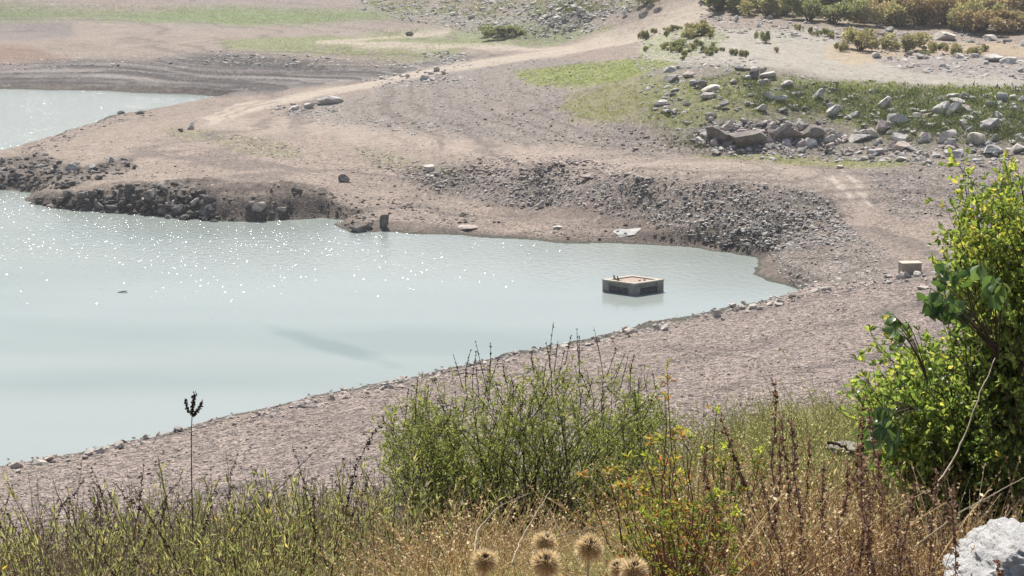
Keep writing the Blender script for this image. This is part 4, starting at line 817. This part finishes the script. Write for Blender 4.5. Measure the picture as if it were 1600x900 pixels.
def cover(name, label, mat, regions, seed, hgt=.3, nl=10, size=.16, rad=.3):
    g = np.random.default_rng(seed); mb = MB()
    for k, (P, n, sc_) in enumerate(regions):
        q = sample(P, n, seed + k * 11); q = q[fbm(q[:, 0], q[:, 1] * 2, 40, 3, seed) + g.uniform(-.3, .45, n) > -.05]; G = gat(q[:, 0], q[:, 1]); m = len(G); G[:, :2] += g.normal(0, [.1, .5], (m, 2)); G[:, 2] = np.maximum(G[:, 2] - .02, .02)
        s = sc_ * g.uniform(.5, 1.4, m); p = G[:, None] + g.normal(0, 1, (m, nl, 3)) * [1, 1, 0] * (rad * s)[:, None, None] * .6 + (np.abs(g.normal(0, .5, (m, nl, 1))) * (hgt * s)[:, None, None]) * [0, 0, 1.0]
        p = p.reshape(-1, 3); ax = g.normal(0, .55, p.shape) + [0, 0, 1.0]; z = size * np.repeat(s, nl) * g.uniform(.6, 1.3, len(p)); V, F = leaves(p, ax, z, z * .4, LEAF_D, g); mb.add(V, F)
    return tag(mb.build(name, mat), label, None, None, 'stuff')
cover('weeds', 'dark green weeds covering the rocky slope', M_weed, [(GREENR, 4800, .85), (GREENR, 500, 1.8), ([(1300,185),(1600,190),(1600,225),(1400,225)], 900, .9), ([(1100,122),(1180,112),(1250,125),(1180,170),(1080,150)], 600, .8), ([(1030,205),(1110,215),(1100,236),(1040,228)], 250, .6), ([(740,46),(850,44),(860,62),(760,62)], 250, .9)], 31)
cover('grass', 'yellow green low grass on the slopes and the far shore', M_grass, [(GREEN2, 5500, .55), (GREEN1, 1500, .5), (GREEN3, 3000, .4), (GREEN4, 5000, .5), (GREEN5, 900, .6), (STRIP, 900, .4), (GREEN6, 450, .35), (GREEN7, 350, .35), (GREEN8, 700, .5), ([(1180,120),(1420,132),(1600,140),(1600,152),(1300,142)], 900, .8), ([(560,0),(1000,0),(1000,14),(760,30),(600,20)], 2500, .9), (GREY, 900, .35)], 32, .16, 8, .2)

# ------------------------------------------------------------------ foreground plants
def thing_from(name, label, cat, loc, parts, group=None):
    o = empty(name, loc); tag(o, label, cat, group)
    for nm, geos, mat in parts:
        mb = MB()
        for V, F in geos: mb.add(local(V, loc), F)
        mb.build(nm, mat, o)
    return o
def pts_in(P, n, seed, r0, r1, topbias=0):
    g = np.random.default_rng(seed); q = sample(P, n, seed); return at_r(q[:, 0], q[:, 1], g.uniform(r0, r1, n))
# central bush
g = np.random.default_rng(101)
CB = [(600,660),(625,622),(690,604),(740,588),(820,574),(900,572),(960,584),(1010,600),(1050,640),(1055,700),(1040,770),(1000,830),(930,880),(700,880),(640,810),(600,730)]
loc = gnd(820, 13.2)[0]; tg = np.concatenate([pts_in(CB, 400, 102, 12.2, 14.2), pts_in([(600,640),(660,600),(720,640),(700,850),(640,810),(600,730)], 90, 104, 12.4, 14.0), pts_in([(980,600),(1055,640),(1055,720),(1010,830),(960,840)], 70, 105, 12.4, 14.0)]); bs = loc + g.normal(0, 1, (len(tg), 3)) * [.25, .2, 0] + (tg - loc) * [.38, .3, 0]
(a_, b_, c_, d_), (lv, lf_), S = shrub_geo(bs, tg, g, .0055, 10, .17, 10, (.036, .0085), .5, bow=.6, lfdir=(.5, .6, .2), tw_up=.05)
# seed tips rising above the crown
n = 75; q0 = sample([(600,660),(700,600),(860,565),(960,575),(1050,640),(1050,700),(600,700)], n, 103); r_ = g.uniform(12.4, 13.8, n); A0 = at_r(q0[:, 0], q0[:, 1], r_); A1 = at_r(q0[:, 0] + g.normal(0, 14, n), q0[:, 1] - g.uniform(25, 85, n), r_); TP = bez(A0, (A0 + A1) / 2 + g.normal(0, .012, (n, 3)), A1, 6)
tv, tf = tube_batch(TP, np.linspace(.0035, .0015, 6)[None] * np.ones((n, 1)), 3); lp, lt_ = along(TP, g.uniform(.35, 1, (n, 16))); sv, sf = leaves(lp.reshape(-1, 3), lt_.reshape(-1, 3) + g.normal(0, .5, (n * 16, 3)), .016, .010, LEAF_D, g)
thing_from('green_bush', 'big round green bush with narrow leaves in the middle foreground', 'bush', loc, [('branches', [(a_, b_), (c_, d_)], M_twig), ('foliage', [(lv, lf_)], M_cleaf), ('seed_tips', [(tv, tf), (sv, sf)], M_spike)])

# right glossy shrub
g = np.random.default_rng(111)
RS = [(1500,262),(1530,262),(1600,262),(1760,250),(1800,900),(1400,780),(1385,720),(1365,660),(1345,610),(1360,545),(1380,560),(1420,520),(1470,500),(1510,440),(1475,370),(1490,330),(1482,290)]
RSi = [(1560,400),(1800,300),(1800,800),(1420,750),(1350,620),(1420,560),(1500,480)]
RSt = [(1500,262),(1640,290),(1760,250),(1760,430),(1560,440),(1510,420),(1478,370),(1500,335)]
loc = gnd(1640, 6.6)[0]
tg = np.concatenate([pts_in(RSi, 300, 112, 5.9, 7.2), pts_in([(1338,600),(1375,548),(1440,540),(1450,700),(1370,720)], 70, 114, 6.0, 6.8), pts_in([(1490,330),(1560,300),(1580,430),(1500,440)], 40, 115, 6.1, 6.9)]); bs = loc + g.normal(0, 1, (len(tg), 3)) * [.12, .12, 0]
G1, Lv1, S1 = shrub_geo(bs, tg, g, .005, 9, .12, 9, (.024, .0135), .55, LEAF_O, .3, (.6, .5, .1), .1)
tops = np.concatenate([at_r([1485,1500,1520,1478,1492,1470,1560,1590,1540,1575,1620,1660,1700,1345,1368,1350,1395,1510,1550,1600], [246,258,285,322,352,372,300,268,340,330,300,290,280,540,520,606,600,400,380,350], g.uniform(6.0, 6.8, 20)), pts_in(RSt, 70, 113, 6.0, 7.0)])
b2 = np.repeat(at_r([1630], [620], [6.7]), len(tops), 0) + g.normal(0, .14, (len(tops), 3))
G2, Lv2, S2 = shrub_geo(b2, tops, g, .0035, 13, .075, 6, (.024, .0135), .45, LEAF_O, .35, (.6, .5, .1), .1)
thing_from('leafy_shrub', 'tall shrub with small glossy green leaves filling the right edge', 'shrub', loc, [('branches', [(G1[0], G1[1]), (G1[2], G1[3]), (G2[0], G2[1]), (G2[2], G2[3])], M_twig), ('foliage', [Lv1], M_sleaf), ('yellowing_foliage', [Lv2], M_sleafy)])  # second leaf set has a larger share of yellow leaves
# broad leaved plants hanging in front of it
LEAF_B = (np.array([[0, 0, 0], [.30, .12, .07], [.5, .38, .10], [.40, .68, .05], [0, 1, -.18], [-.40, .68, .05], [-.5, .38, .10], [-.30, .12, .07], [0, .35, 0], [0, .7, -.05]]), np.array([[0, 1, 2, 8], [8, 2, 3, 9], [0, 8, 6, 7], [8, 9, 5, 6]]), np.array([[9, 3, 4], [9, 4, 5]]))
def broad(name, label, P, n, r0, r1, seed, base, size):
    g = np.random.default_rng(seed); tg = pts_in(P, n, seed, r0, r1); base_ = np.repeat(at_r([base[0]], [base[1]], [base[2]]), n, 0)
    S = bez(base_, (base_ + tg) / 2 + [0, 0, .06], tg, 6); sv, sf = tube_batch(S, np.linspace(.0018, .0012, 6)[None] * np.ones((n, 1)), 4); k = 4; p, t_ = along(S, g.uniform(.75, 1, (n, k))); p = p.reshape(-1, 3); t_ = t_.reshape(-1, 3); m = len(p)
    ax = norm(t_ * .3 + g.normal(0, .4, (m, 3)) + [-.25, -.1, -.75]); s = size * g.uniform(.55, 1.15, m); V, F = leaves(p, ax, s, s * .72, (LEAF_B[0], LEAF_B[1]), g, 0); F2 = (LEAF_B[2][None] + (np.arange(m) * 10)[:, None, None]).reshape(-1, 3)
    loc = gnd(base[0], base[2])[0]; o = empty(name, loc); tag(o, label, 'plant'); mb = MB(); mb.add(local(sv, loc), sf); mb.build('stems', M_twig, o); mb = MB(); mb.add(local(V, loc), F, F2); mb.build('leaves', M_broad, o, True)
broad('broad_leaved_plant', 'plant with large drooping dark green leaves in front of the right shrub', [(1440,470),(1450,430),(1500,400),(1560,395),(1570,440),(1520,480),(1470,495)], 26, 5.6, 5.9, 121, (1560, 560, 5.9), .052)
broad('broad_leaved_plant', 'small broad leaved sprig at the left tip of the right shrub', [(1378,500),(1410,480),(1425,520),(1400,540)], 7, 5.7, 5.9, 122, (1450, 600, 5.9), .04)
broad('broad_leaved_plant', 'broad leaved plant hanging low over the dry grass under the right shrub', [(1350,640),(1400,640),(1400,720),(1370,740),(1350,700)], 12, 5.7, 5.9, 123, (1430, 640, 5.95), .05)

# autumn sapling
g = np.random.default_rng(131)
def sapling(label, base, tips, fill, nfill, r, mat1, seed, extra_mat=None, lsz=.02):
    g = np.random.default_rng(seed); loc = gnd(base[0], base[2])[0]; B = at_r([base[0]], [base[1]], [base[2]])
    tg = at_r([t[0] for t in tips], [t[1] for t in tips], [base[2] + g.uniform(-.15, .15) for t in tips]); fl = pts_in(fill, nfill, seed + 1, base[2] - .3, base[2] + .35)
    tall = np.concatenate([tg, fl]); n = len(tall); bs = np.repeat(loc[None], n, 0) + g.normal(0, .03, (n, 3)) * [1, 1, 0]; bs[len(tg):] += (B[0] - loc) * g.uniform(.0, .9, (n - len(tg), 1))
    G1, L1, S = shrub_geo(bs, tall, g, .0042, 4, .05, 6, (lsz, lsz * .42), .45, LEAF_D, .12, (.5, .6, .2), .3)
    # terminal rosettes of leaflets
    m = 14; p = np.repeat(tall, m, 0) + g.normal(0, .004, (n * m, 3)); ax = g.normal(0, .8, (n * m, 3)) + [0, 0, .5]; V, F = leaves(p, ax, lsz * 1.5 * g.uniform(.6, 1.2, n * m), lsz * .5, LEAF_D, g)
    k = len(tg) * m
    return thing_from('sapling', label, 'sapling', loc, [('stems', [(G1[0], G1[1]), (G1[2], G1[3])], M_shoot), ('foliage', [L1, (V[k * 4:], F[k:] - k * 4)], mat1)] + [('leaf_tuft', [(V[q * m * 4:(q + 1) * m * 4], F[:m])], extra_mat or M_pistg) for q in range(len(tg))])
sapling('thin sapling with orange tipped top and red stem right of the green bush', (1035, 900, 5.4), [(1043,592),(1040,620),(948,738),(965,760),(910,745),(1052,680)], [(960,720),(1060,660),(1090,760),(1080,900),(980,900),(960,800)], 34, 5.4, M_pist, 132, M_pist, .016)
sapling('thin sapling with lime green leaf tufts right of the orange tipped one', (1110, 905, 5.6), [(1120,640),(1078,680),(1100,705),(1010,712),(1135,700),(1190,706),(1060,740)], [(1000,760),(1120,700),(1200,720),(1190,900),(1010,900)], 46, 5.6, M_pistm, 134, M_pistg, .015)
sapling('low yellow green shrub with red leaflets at the bottom edge', (1060, 930, 4.9), [(1000,800),(1120,770),(1150,800)], [(985,790),(1150,770),(1180,910),(960,910)], 70, 4.9, M_pistm, 136, M_pistg, .013)

# weeds: upright leafy weeds, dark seed stalks, dock stalks
def leafy_weed(seed, h=.75, nst=9):
    g = np.random.default_rng(seed); n = nst; e = np.stack([g.normal(0, .16, n), g.normal(0, .16, n), h * g.uniform(.55, 1.0, n)], -1); b_ = g.normal(0, .05, (n, 3)) * [1, 1, 0]; b_[:, 2] = -.1
    S = bez(b_, (b_ + e) / 2 + g.normal(0, .03, (n, 3)), e, 7); sv, sf = tube_batch(S, np.linspace(.004, .0015, 7)[None] * np.ones((n, 1)), 3); p, t_ = along(S, g.uniform(.15, .98, (n, 46))); p = p.reshape(-1, 3); t_ = t_.reshape(-1, 3); m = len(p)
    ax = t_ * .6 + g.normal(0, .45, (m, 3)) + [0, 0, .35]; s = .02 + .045 * g.random(m) ** 1.6; V, F = leaves(p, ax, s, s * .2, LEAF_D, g); mb = MB(); mb.add(sv, sf); st = mb.me('stems', M_shoot); mb = MB(); mb.add(V, F); return [('stems', st), ('leaves', mb.me('leaves', M_wleaf))]
def seed_stalk(seed, h=1.0, nst=4, mat=None, blob=.011, per=46, lean=.16, t0=.45, cl=True):
    g = np.random.default_rng(seed); n = nst; e = np.stack([g.normal(0, lean, n), g.normal(0, lean, n), h * g.uniform(.65, 1.0, n)], -1); b_ = g.normal(0, .03, (n, 3)) * [1, 1, 0]; b_[:, 2] = -.1
    S = bez(b_, (b_ + e) / 2 + g.normal(0, .05, (n, 3)) + [0, 0, (.28 * h if (seed % 3 == 0 and mat is M_spike) else .03)], e, 10); S[:, 2:] += g.normal(0, .005, S[:, 2:].shape); sv, sf = tube_batch(S, np.linspace(.0035, .0014, 10)[None] * np.ones((n, 1)), 3)
    t = g.uniform(t0, 1, (n, per)); 
    if cl: t = np.clip(t0 + (np.round((t - t0) / (1 - t0) * 15) / 15 + g.normal(0, .012, t.shape)) * (1 - t0), 0, 1)
    p, t_ = along(S, t); p = p.reshape(-1, 3) + g.normal(0, blob * .45, (n * per, 3)); m = len(p); ax = t_.reshape(-1, 3) * .5 + g.normal(0, .8, (m, 3)); s = blob * g.uniform(.7, 1.8, m); V, F = leaves(p, ax, s * 1.3, s, LEAF_D, g)
    mb = MB(); mb.add(sv, sf); st = mb.me('stem', M_twig if mat is M_spike else M_shoot); mb = MB(); mb.add(V, F); return [('stem', st), ('seed_heads', mb.me('seed_heads', mat))]
def dry_tangle(seed, h=.5, n=60, mat=None):
    g = np.random.default_rng(seed); e = np.stack([g.normal(0, .22, n), g.normal(0, .22, n), h * g.uniform(.4, 1.0, n)], -1); b_ = g.normal(0, .10, (n, 3)) * [1, 1, 0]; b_[:, 2] = -.05
    S = bez(b_, (b_ + e) / 2 + g.normal(0, .07, (n, 3)), e, 6); sv, sf = tube_batch(S, np.linspace(.0022, .0009, 6)[None] * np.ones((n, 1)), 3); p, t_ = along(S, g.uniform(.3, 1, (n, 22))); p = p.reshape(-1, 3); m = len(p); ax = t_.reshape(-1, 3) * .5 + g.normal(0, .7, (m, 3)); s = g.uniform(.004, .016, m); V, F = leaves(p, ax, s, s * .6, LEAF_D, g)
    mb = MB(); mb.add(sv, sf); st = mb.me('stems', mat); mb = MB(); mb.add(V, F); return [('stems', st), ('dry_leaves', mb.me('dry_leaves', mat))]
pg = np.random.default_rng(151)
def plant_group(name, label, cat, group, protos, spots, scale=(.8, 1.2), lean=.12):
    for i, (px, r) in enumerate(spots):
        G = gnd(px, r)[0]; lab = label(i, px, r) if callable(label) else label; o = empty(name, G, pg.uniform(0, 6.28)); tag(o, lab, cat, group); s = pg.uniform(*scale); o.scale = (s, s, s * pg.uniform(.9, 1.1)); o.rotation_euler = (pg.normal(0, lean), pg.normal(0, lean), pg.uniform(0, 6.28))
        for nm, me in protos[i % len(protos)]: obj(nm, me, o)
LW = [leafy_weed(160 + i) for i in range(6)]; SS = [seed_stalk(170 + i, .9, 1, M_spike, .0075, 110, .30, .35) for i in range(12)]; DK = [seed_stalk(180 + i, .85, 1, M_dock, .0075, 420, .07, .25) for i in range(8)]
DT = [dry_tangle(190 + i, .5, 60, M_dry) for i in range(5)]; DTG = [dry_tangle(195 + i, .45, 70, M_olive) for i in range(5)]; DTR = [dry_tangle(197 + i, .5, 60, M_dock) for i in range(3)]
def spots(n, x0, x1, r0, r1, seed):
    g = np.random.default_rng(seed); return np.stack([np.linspace(x0, x1, n) + g.uniform(-1, 1, n) * (x1 - x0) / n * .7, g.uniform(r0, r1, n)], -1)
GT = [dry_tangle(210 + i, .5, 46, M_greyherb) for i in range(5)]
plant_group('leafy_weed', 'upright green weed with narrow yellowing leaves in the left foreground', 'weed', 'upright weeds in the left foreground', LW, np.concatenate([spots(26, 190, 540, 12.0, 14.5, 1), spots(44, -60, 640, 10, 12.8, 12), spots(40, -40, 640, 7.5, 9.5, 2)]), (.62, .98))
plant_group('leafy_weed', 'upright green weed at the foot of the big green bush', 'weed', 'upright weeds at the foot of the green bush', LW, spots(12, 560, 760, 9.5, 12, 21), (.5, .85))
plant_group('grey_herb', 'thin grey brown dead herb among the green weeds on the left', 'dead plant', 'grey dead herbs in the left foreground', GT, np.concatenate([spots(36, -60, 660, 11.5, 15, 13), spots(22, -60, 660, 7.5, 11, 14)]), (.8, 1.35), .2)
plant_group('seed_stalk', 'thin dark stalk with small black seed clusters among the left weeds', 'stalk', 'dark seed stalks among the left weeds', SS, np.concatenate([spots(110, -80, 640, 11, 15.5, 3), spots(50, -60, 660, 7.5, 11, 4)]), (.55, 1.0), .25)
plant_group('dock_stalk', 'rust brown stalk with crumpled seed clusters in the right foreground', 'stalk', 'rust brown stalks in the right foreground', DK, np.concatenate([[(1310,5.6),(1282,5.4),(1288,5.3),(1375,5.0),(1425,5.3),(1430,5.8),(1465,5.0),(1260,5.0),(1350,6.0),(1400,6.2),(1415,5.5),(1160,5.2),(1290,4.7),(1480,4.7),(1395,4.6),(1340,4.5)], spots(18, 1130, 1480, 4.5, 6.5, 15), [(1545,4.4),(1578,4.5),(1525,4.4)]]), (.45, .9), .16)
plant_group('dry_herb', 'tangled straw brown dead herb in the lower right foreground', 'dead plant', 'dead herbs in the lower right foreground', DT, np.concatenate([spots(34, 1120, 1620, 6.6, 9, 5), spots(40, 1080, 1500, 4.8, 6.4, 6), spots(16, 1450, 1640, 5.0, 5.9, 66), spots(16, 1150, 1500, 9, 14, 61)]), (.5, 1.0))
plant_group('rusty_herb', 'tangled rust brown dead herb in the lower right foreground', 'dead plant', 'rusty herbs in the lower right foreground', DTR, np.concatenate([spots(20, 1180, 1460, 4.6, 6.4, 7)]), (.4, .8))
plant_group('olive_herb', 'bushy olive green dry herb on the hillside right of the green bush', 'herb', 'olive herbs on the hillside right of the bush', DTG, np.concatenate([spots(40, 1060, 1420, 12, 21.5, 8), spots(20, 1050, 1400, 8, 12, 9)]), (.8, 1.5))
plant_group('leafy_weed', 'pale green leafy weed among dry herbs right of the saplings', 'weed', 'leafy weeds right of the saplings', LW, np.concatenate([spots(26, 1080, 1400, 9, 17, 23), spots(12, 1100, 1440, 5.2, 7.5, 24)]), (.4, .7))
plant_group('dry_herb', 'tangled straw brown dead herb at the foot of the big green bush', 'dead plant', 'dead herbs at the foot of the big green bush', DT, np.concatenate([spots(30, 600, 1040, 6.5, 11.0, 10)]), (.7, 1.1))
# tall dark spike on the left
g = np.random.default_rng(141); r_ = 9.5; loc = gnd(296, r_)[0]
st = at_r([283, 296, 300], [900, 720, 652], [r_] * 3); P1 = bez(loc[None], st[1:2], at_r([300], [650], [r_]), 12)
arms = [((300,650),(300,632),(306,612),.9),((300,650),(310,645),(317,625),.8),((296,646),(292,636),(289,624),.45)]
SV = [tube_batch(P1, np.linspace(.004, .0022, 12)[None], 5)]; LV = []
for a_, m_, e_, k_ in arms:
    A_ = bez(at_r([a_[0]], [a_[1]], [r_]), at_r([m_[0]], [m_[1]], [r_]), at_r([e_[0]], [e_[1] - 2], [r_]), 8); SV.append(tube_batch(A_, np.linspace(.0025, .001, 8)[None], 4)); p, t_ = along(A_, g.uniform(.03, .85, (1, int(200 * k_)))); p = p.reshape(-1, 3) + g.normal(0, .0042 * k_, (int(200 * k_), 3)); LV.append(leaves(p, t_.reshape(-1, 3) + g.normal(0, .5, p.shape), .013, .008, LEAF_D, g))
thing_from('seed_stalk', 'tallest dark stalk with a three pronged black seed head against the water', 'stalk', loc, [('stem', SV, M_twig), ('seed_heads', LV, M_spike)])
# thistles
def thistle(px, py, rp, r, label, seed, face):
    g = np.random.default_rng(seed); c = at_r([px], [py], [r])[0]; rad = rp * r / FOC * .98; base = gnd(px + g.uniform(-20, 20), r)[0]; o = empty('thistle', base); tag(o, label, 'thistle', None)
    P = bez(base[None] - [0, 0, .05], (base[None] + c) / 2 + g.normal(0, .04, (1, 3)), c[None] - [0, 0, rad * .5], 10); V, F = tube_batch(P, np.full((1, 10), .0032), 6); mb = MB(); mb.add(local(V, base), F); mb.build('stem', M_straw, o)
    cc = c - base; f = norm(np.array(face, float)); n = 1700; d = norm(g.normal(size=(n, 3))); cs = d @ f; keep = (cs < .86); d = d[keep]; cs = cs[keep]; n = len(d); d = norm(d + f * .35 + g.normal(0, .1, (n, 3)))
    L_ = rad * g.uniform(.30, .66, n); V, F = leaves(cc + d * (rad * .5), d, L_, rad * .055, (np.array([[-.5, 0, 0], [.5, 0, 0], [.1, 1, 0], [-.1, 1, 0]]), np.array([[0, 1, 2, 3]])), g); h = MB(); h.add(V, F); V, F = rock(seed, 2, 0, 0); h.add(V * rad * .52 + cc, F); h.build('flower_head', M_thorn, o)
    n = 150; d = norm(g.normal(0, .34, (n, 3)) + f); V, F = leaves(cc + d * rad * .45, norm(d + g.normal(0, .4, (n, 3))), rad * g.uniform(.15, .42, n), rad * .13, LEAF_D, g); h = MB(); h.add(V, F); h.build('seed_disc', M_thdk, o)
    return o
for a_ in [(757,878,23,3.9,'dried thistle head, leftmost of the thistles at the bottom edge',301,(.1,-.5,.8)),(850,848,20,4.1,'pale dried thistle head, highest of the thistles at the bottom',302,(.3,-.2,.9)),(853,882,26,3.8,'largest dried thistle head, directly below the pale highest one',303,(0,-.45,.85)),(920,857,24,4.0,'dried thistle head with dark opening right of the pale highest one',304,(.2,-.4,.85)),
           (968,888,18,4.1,'small dried thistle head half behind its neighbour at the bottom',305,(-.5,-.4,.7)),(990,893,25,3.8,'dried thistle head, rightmost of the thistles at the bottom edge',306,(.1,-.35,.9))]: thistle(*a_)
# bent dry straws
def straw(name, label, cat, pts, r, rad, mat, seed=0):
    P = np.stack([at_r([p[0]], [p[1]], [r + .1 * i])[0] for i, p in enumerate(pts)]); t = np.linspace(0, len(pts) - 1, 24); P = np.stack([np.interp(t, range(len(pts)), P[:, k]) for k in range(3)], -1); g = np.random.default_rng(seed); 
    for _ in range(3): P[1:-1] = (P[:-2] + P[1:-1] * 2 + P[2:]) / 4
    P = P + g.normal(0, rad * .5, P.shape); V, F = tube_batch(P[None], np.linspace(rad, rad * .4, 24)[None], 5); loc = P[0]; o = obj(name, mesh(name, local(V, loc), [F], mat), loc=loc); tag(o, label, cat)
straw('dry_straw', 'long pale straw reaching diagonally from the dock stalks to the right edge', 'straw', [(1430,855),(1500,800),(1560,768),(1620,735)], 4.8, .0022, M_straw, 1)
straw('dry_straw', 'pale dead stem leaning right in front of the glossy shrub', 'straw', [(1465,760),(1500,700),(1530,620),(1555,560)], 5.2, .003, M_straw, 2)
straw('dead_twig', 'long thin dark twig leaning right over the left weeds', 'twig', [(330,890),(390,800),(440,760),(490,705)], 8.5, .0035, M_twig, 3)
straw('dead_twig', 'dark bare twig rising above the weeds at the far left', 'twig', [(150,890),(115,830),(85,760),(80,740)], 8.5, .003, M_twig, 4)
straw('dead_twig', 'upright dark reddish stalk left of the big green bush', 'twig', [(588,930),(585,860),(584,800),(586,790)], 7.5, .004, M_shoot, 5)
straw('dry_straw', 'curved pale straw above the leftmost thistle', 'straw', [(740,870),(745,830),(780,790),(830,770)], 5.0, .0022, M_straw, 6)
straw('dry_straw', 'pale straw crossing behind the highest thistle', 'straw', [(800,880),(815,840),(840,800),(860,765)], 5.0, .0022, M_straw, 7)
straw('dry_straw', 'pale curved straw between the thistles and the sapling', 'straw', [(870,838),(930,825),(970,812),(985,800)], 5.0, .002, M_straw, 8)
straw('dead_branch', 'dark bare forked branch lying over the dry grass under the shrub', 'branch', [(1295,690),(1320,700),(1350,712),(1365,715)], 7.0, .006, M_twig, 9)
# pale boulders in front
def near_boulder(px, py, w_, h_, r, label, seed, mat=M_white, cuts=6):
    V, F = rock(seed, 6, 3, .0); V[:, 2] -= .0; V = V + norm(V) * (.13 * fbm(V[:, 0] * 2 + 3, V[:, 2] * 2 + V[:, 1], .8, 5, seed % 9, .66) - .10 * np.abs(fbm(V[:, 0] * 1.5 + V[:, 1], V[:, 2] * 4, .5, 4, 8, .6)) + .03 * np.abs(fbm(V[:, 0] + V[:, 1], V[:, 2] * 3.5, .35, 4, 5)))[:, None]; k = r / FOC; c = at_r([px], [py], [r])[0]
    o = obj('boulder', mesh('boulder', V * [w_ * k / 2, w_ * k / 2 * (1.5 if w_ > 150 else .8), h_ * k / 2], [F], mat, False), loc=c); tag(o, label, 'boulder')
near_boulder(1596, 912, 240, 190, 4.75, 'big white limestone boulder in the bottom right corner', 401)
near_boulder(1590, 795, 70, 30, 7.6, 'small white rock behind the big white boulder at the right edge', 402)
near_boulder(1320, 700, 60, 22, 9.0, 'flat pale rock in the dry grass left of the broad leaved plant', 403, M_pale)
near_boulder(1400, 860, 110, 40, 6.6, 'low pale rock hidden behind rust brown stalks', 404, M_pale)
near_boulder(1215, 655, 40, 12, 20, 'pale flat stone at the brow of the hillside', 405, M_pale)
# litter and short grass on the hillside
def grass_field(name, label, mat, n, x0, x1, r0, r1, h, seed, wid=.005):
    g = np.random.default_rng(seed); px = g.uniform(x0, x1, n); r = np.exp(g.uniform(math.log(r0), math.log(r1), n)); G = gnd(px, r); keep = fbm(G[:, 0], G[:, 1], .9, 3, seed) + g.uniform(-.4, .5, n) > -.05; G = G[keep]; n = len(G)
    ax = norm(g.normal(0, .38, (n, 3)) * [1, 1, .2] + [0, 0, 1.0]); hh = h * g.uniform(.3, 1.2, n); d = g.normal(0, .3, (n, 2)); P = bez(G - [0, 0, .03], G + ax * hh[:, None] * .6, G + ax * hh[:, None] + np.concatenate([d * hh[:, None], np.zeros((n, 1))], 1), 4)
    T = np.array([1, .8, .5, .1]); X = norm(np.cross(ax, g.normal(size=(n, 3)))); w_ = wid * g.uniform(.5, 1.3, n) * np.clip(np.hypot(G[:, 0], G[:, 1]) / 8, .7, 2); A_ = P + X[:, None] * (T[None] * w_[:, None] / 2)[..., None]; B_ = P - X[:, None] * (T[None] * w_[:, None] / 2)[..., None]
    V = np.stack([A_, B_], 2).reshape(-1, 3); i = np.arange(n)[:, None] * 8; j = np.arange(3)[None] * 2; F = np.stack([i + j, i + j + 1, i + j + 3, i + j + 2], -1).reshape(-1, 4); return tag(obj(name, mesh(name, V, [F], mat)), label, None, None, 'stuff')
grass_field('dry_grass', 'dry straw grass over the hillside', M_dry, 60000, 1000, 1750, 3.8, 22, .22, 51)
grass_field('olive_grass', 'olive green grass over the hillside', M_olive, 70000, 1000, 1750, 6, 23, .26, 52)
grass_field('hillside_grass', 'mixed dull grass under the weeds of the left hillside', M_olive, 60000, -150, 1050, 5, 17, .25, 53)
grass_field('dead_grass', 'brown dead grass under the left weeds', M_dry, 45000, -150, 1100, 4, 17, .2, 54)
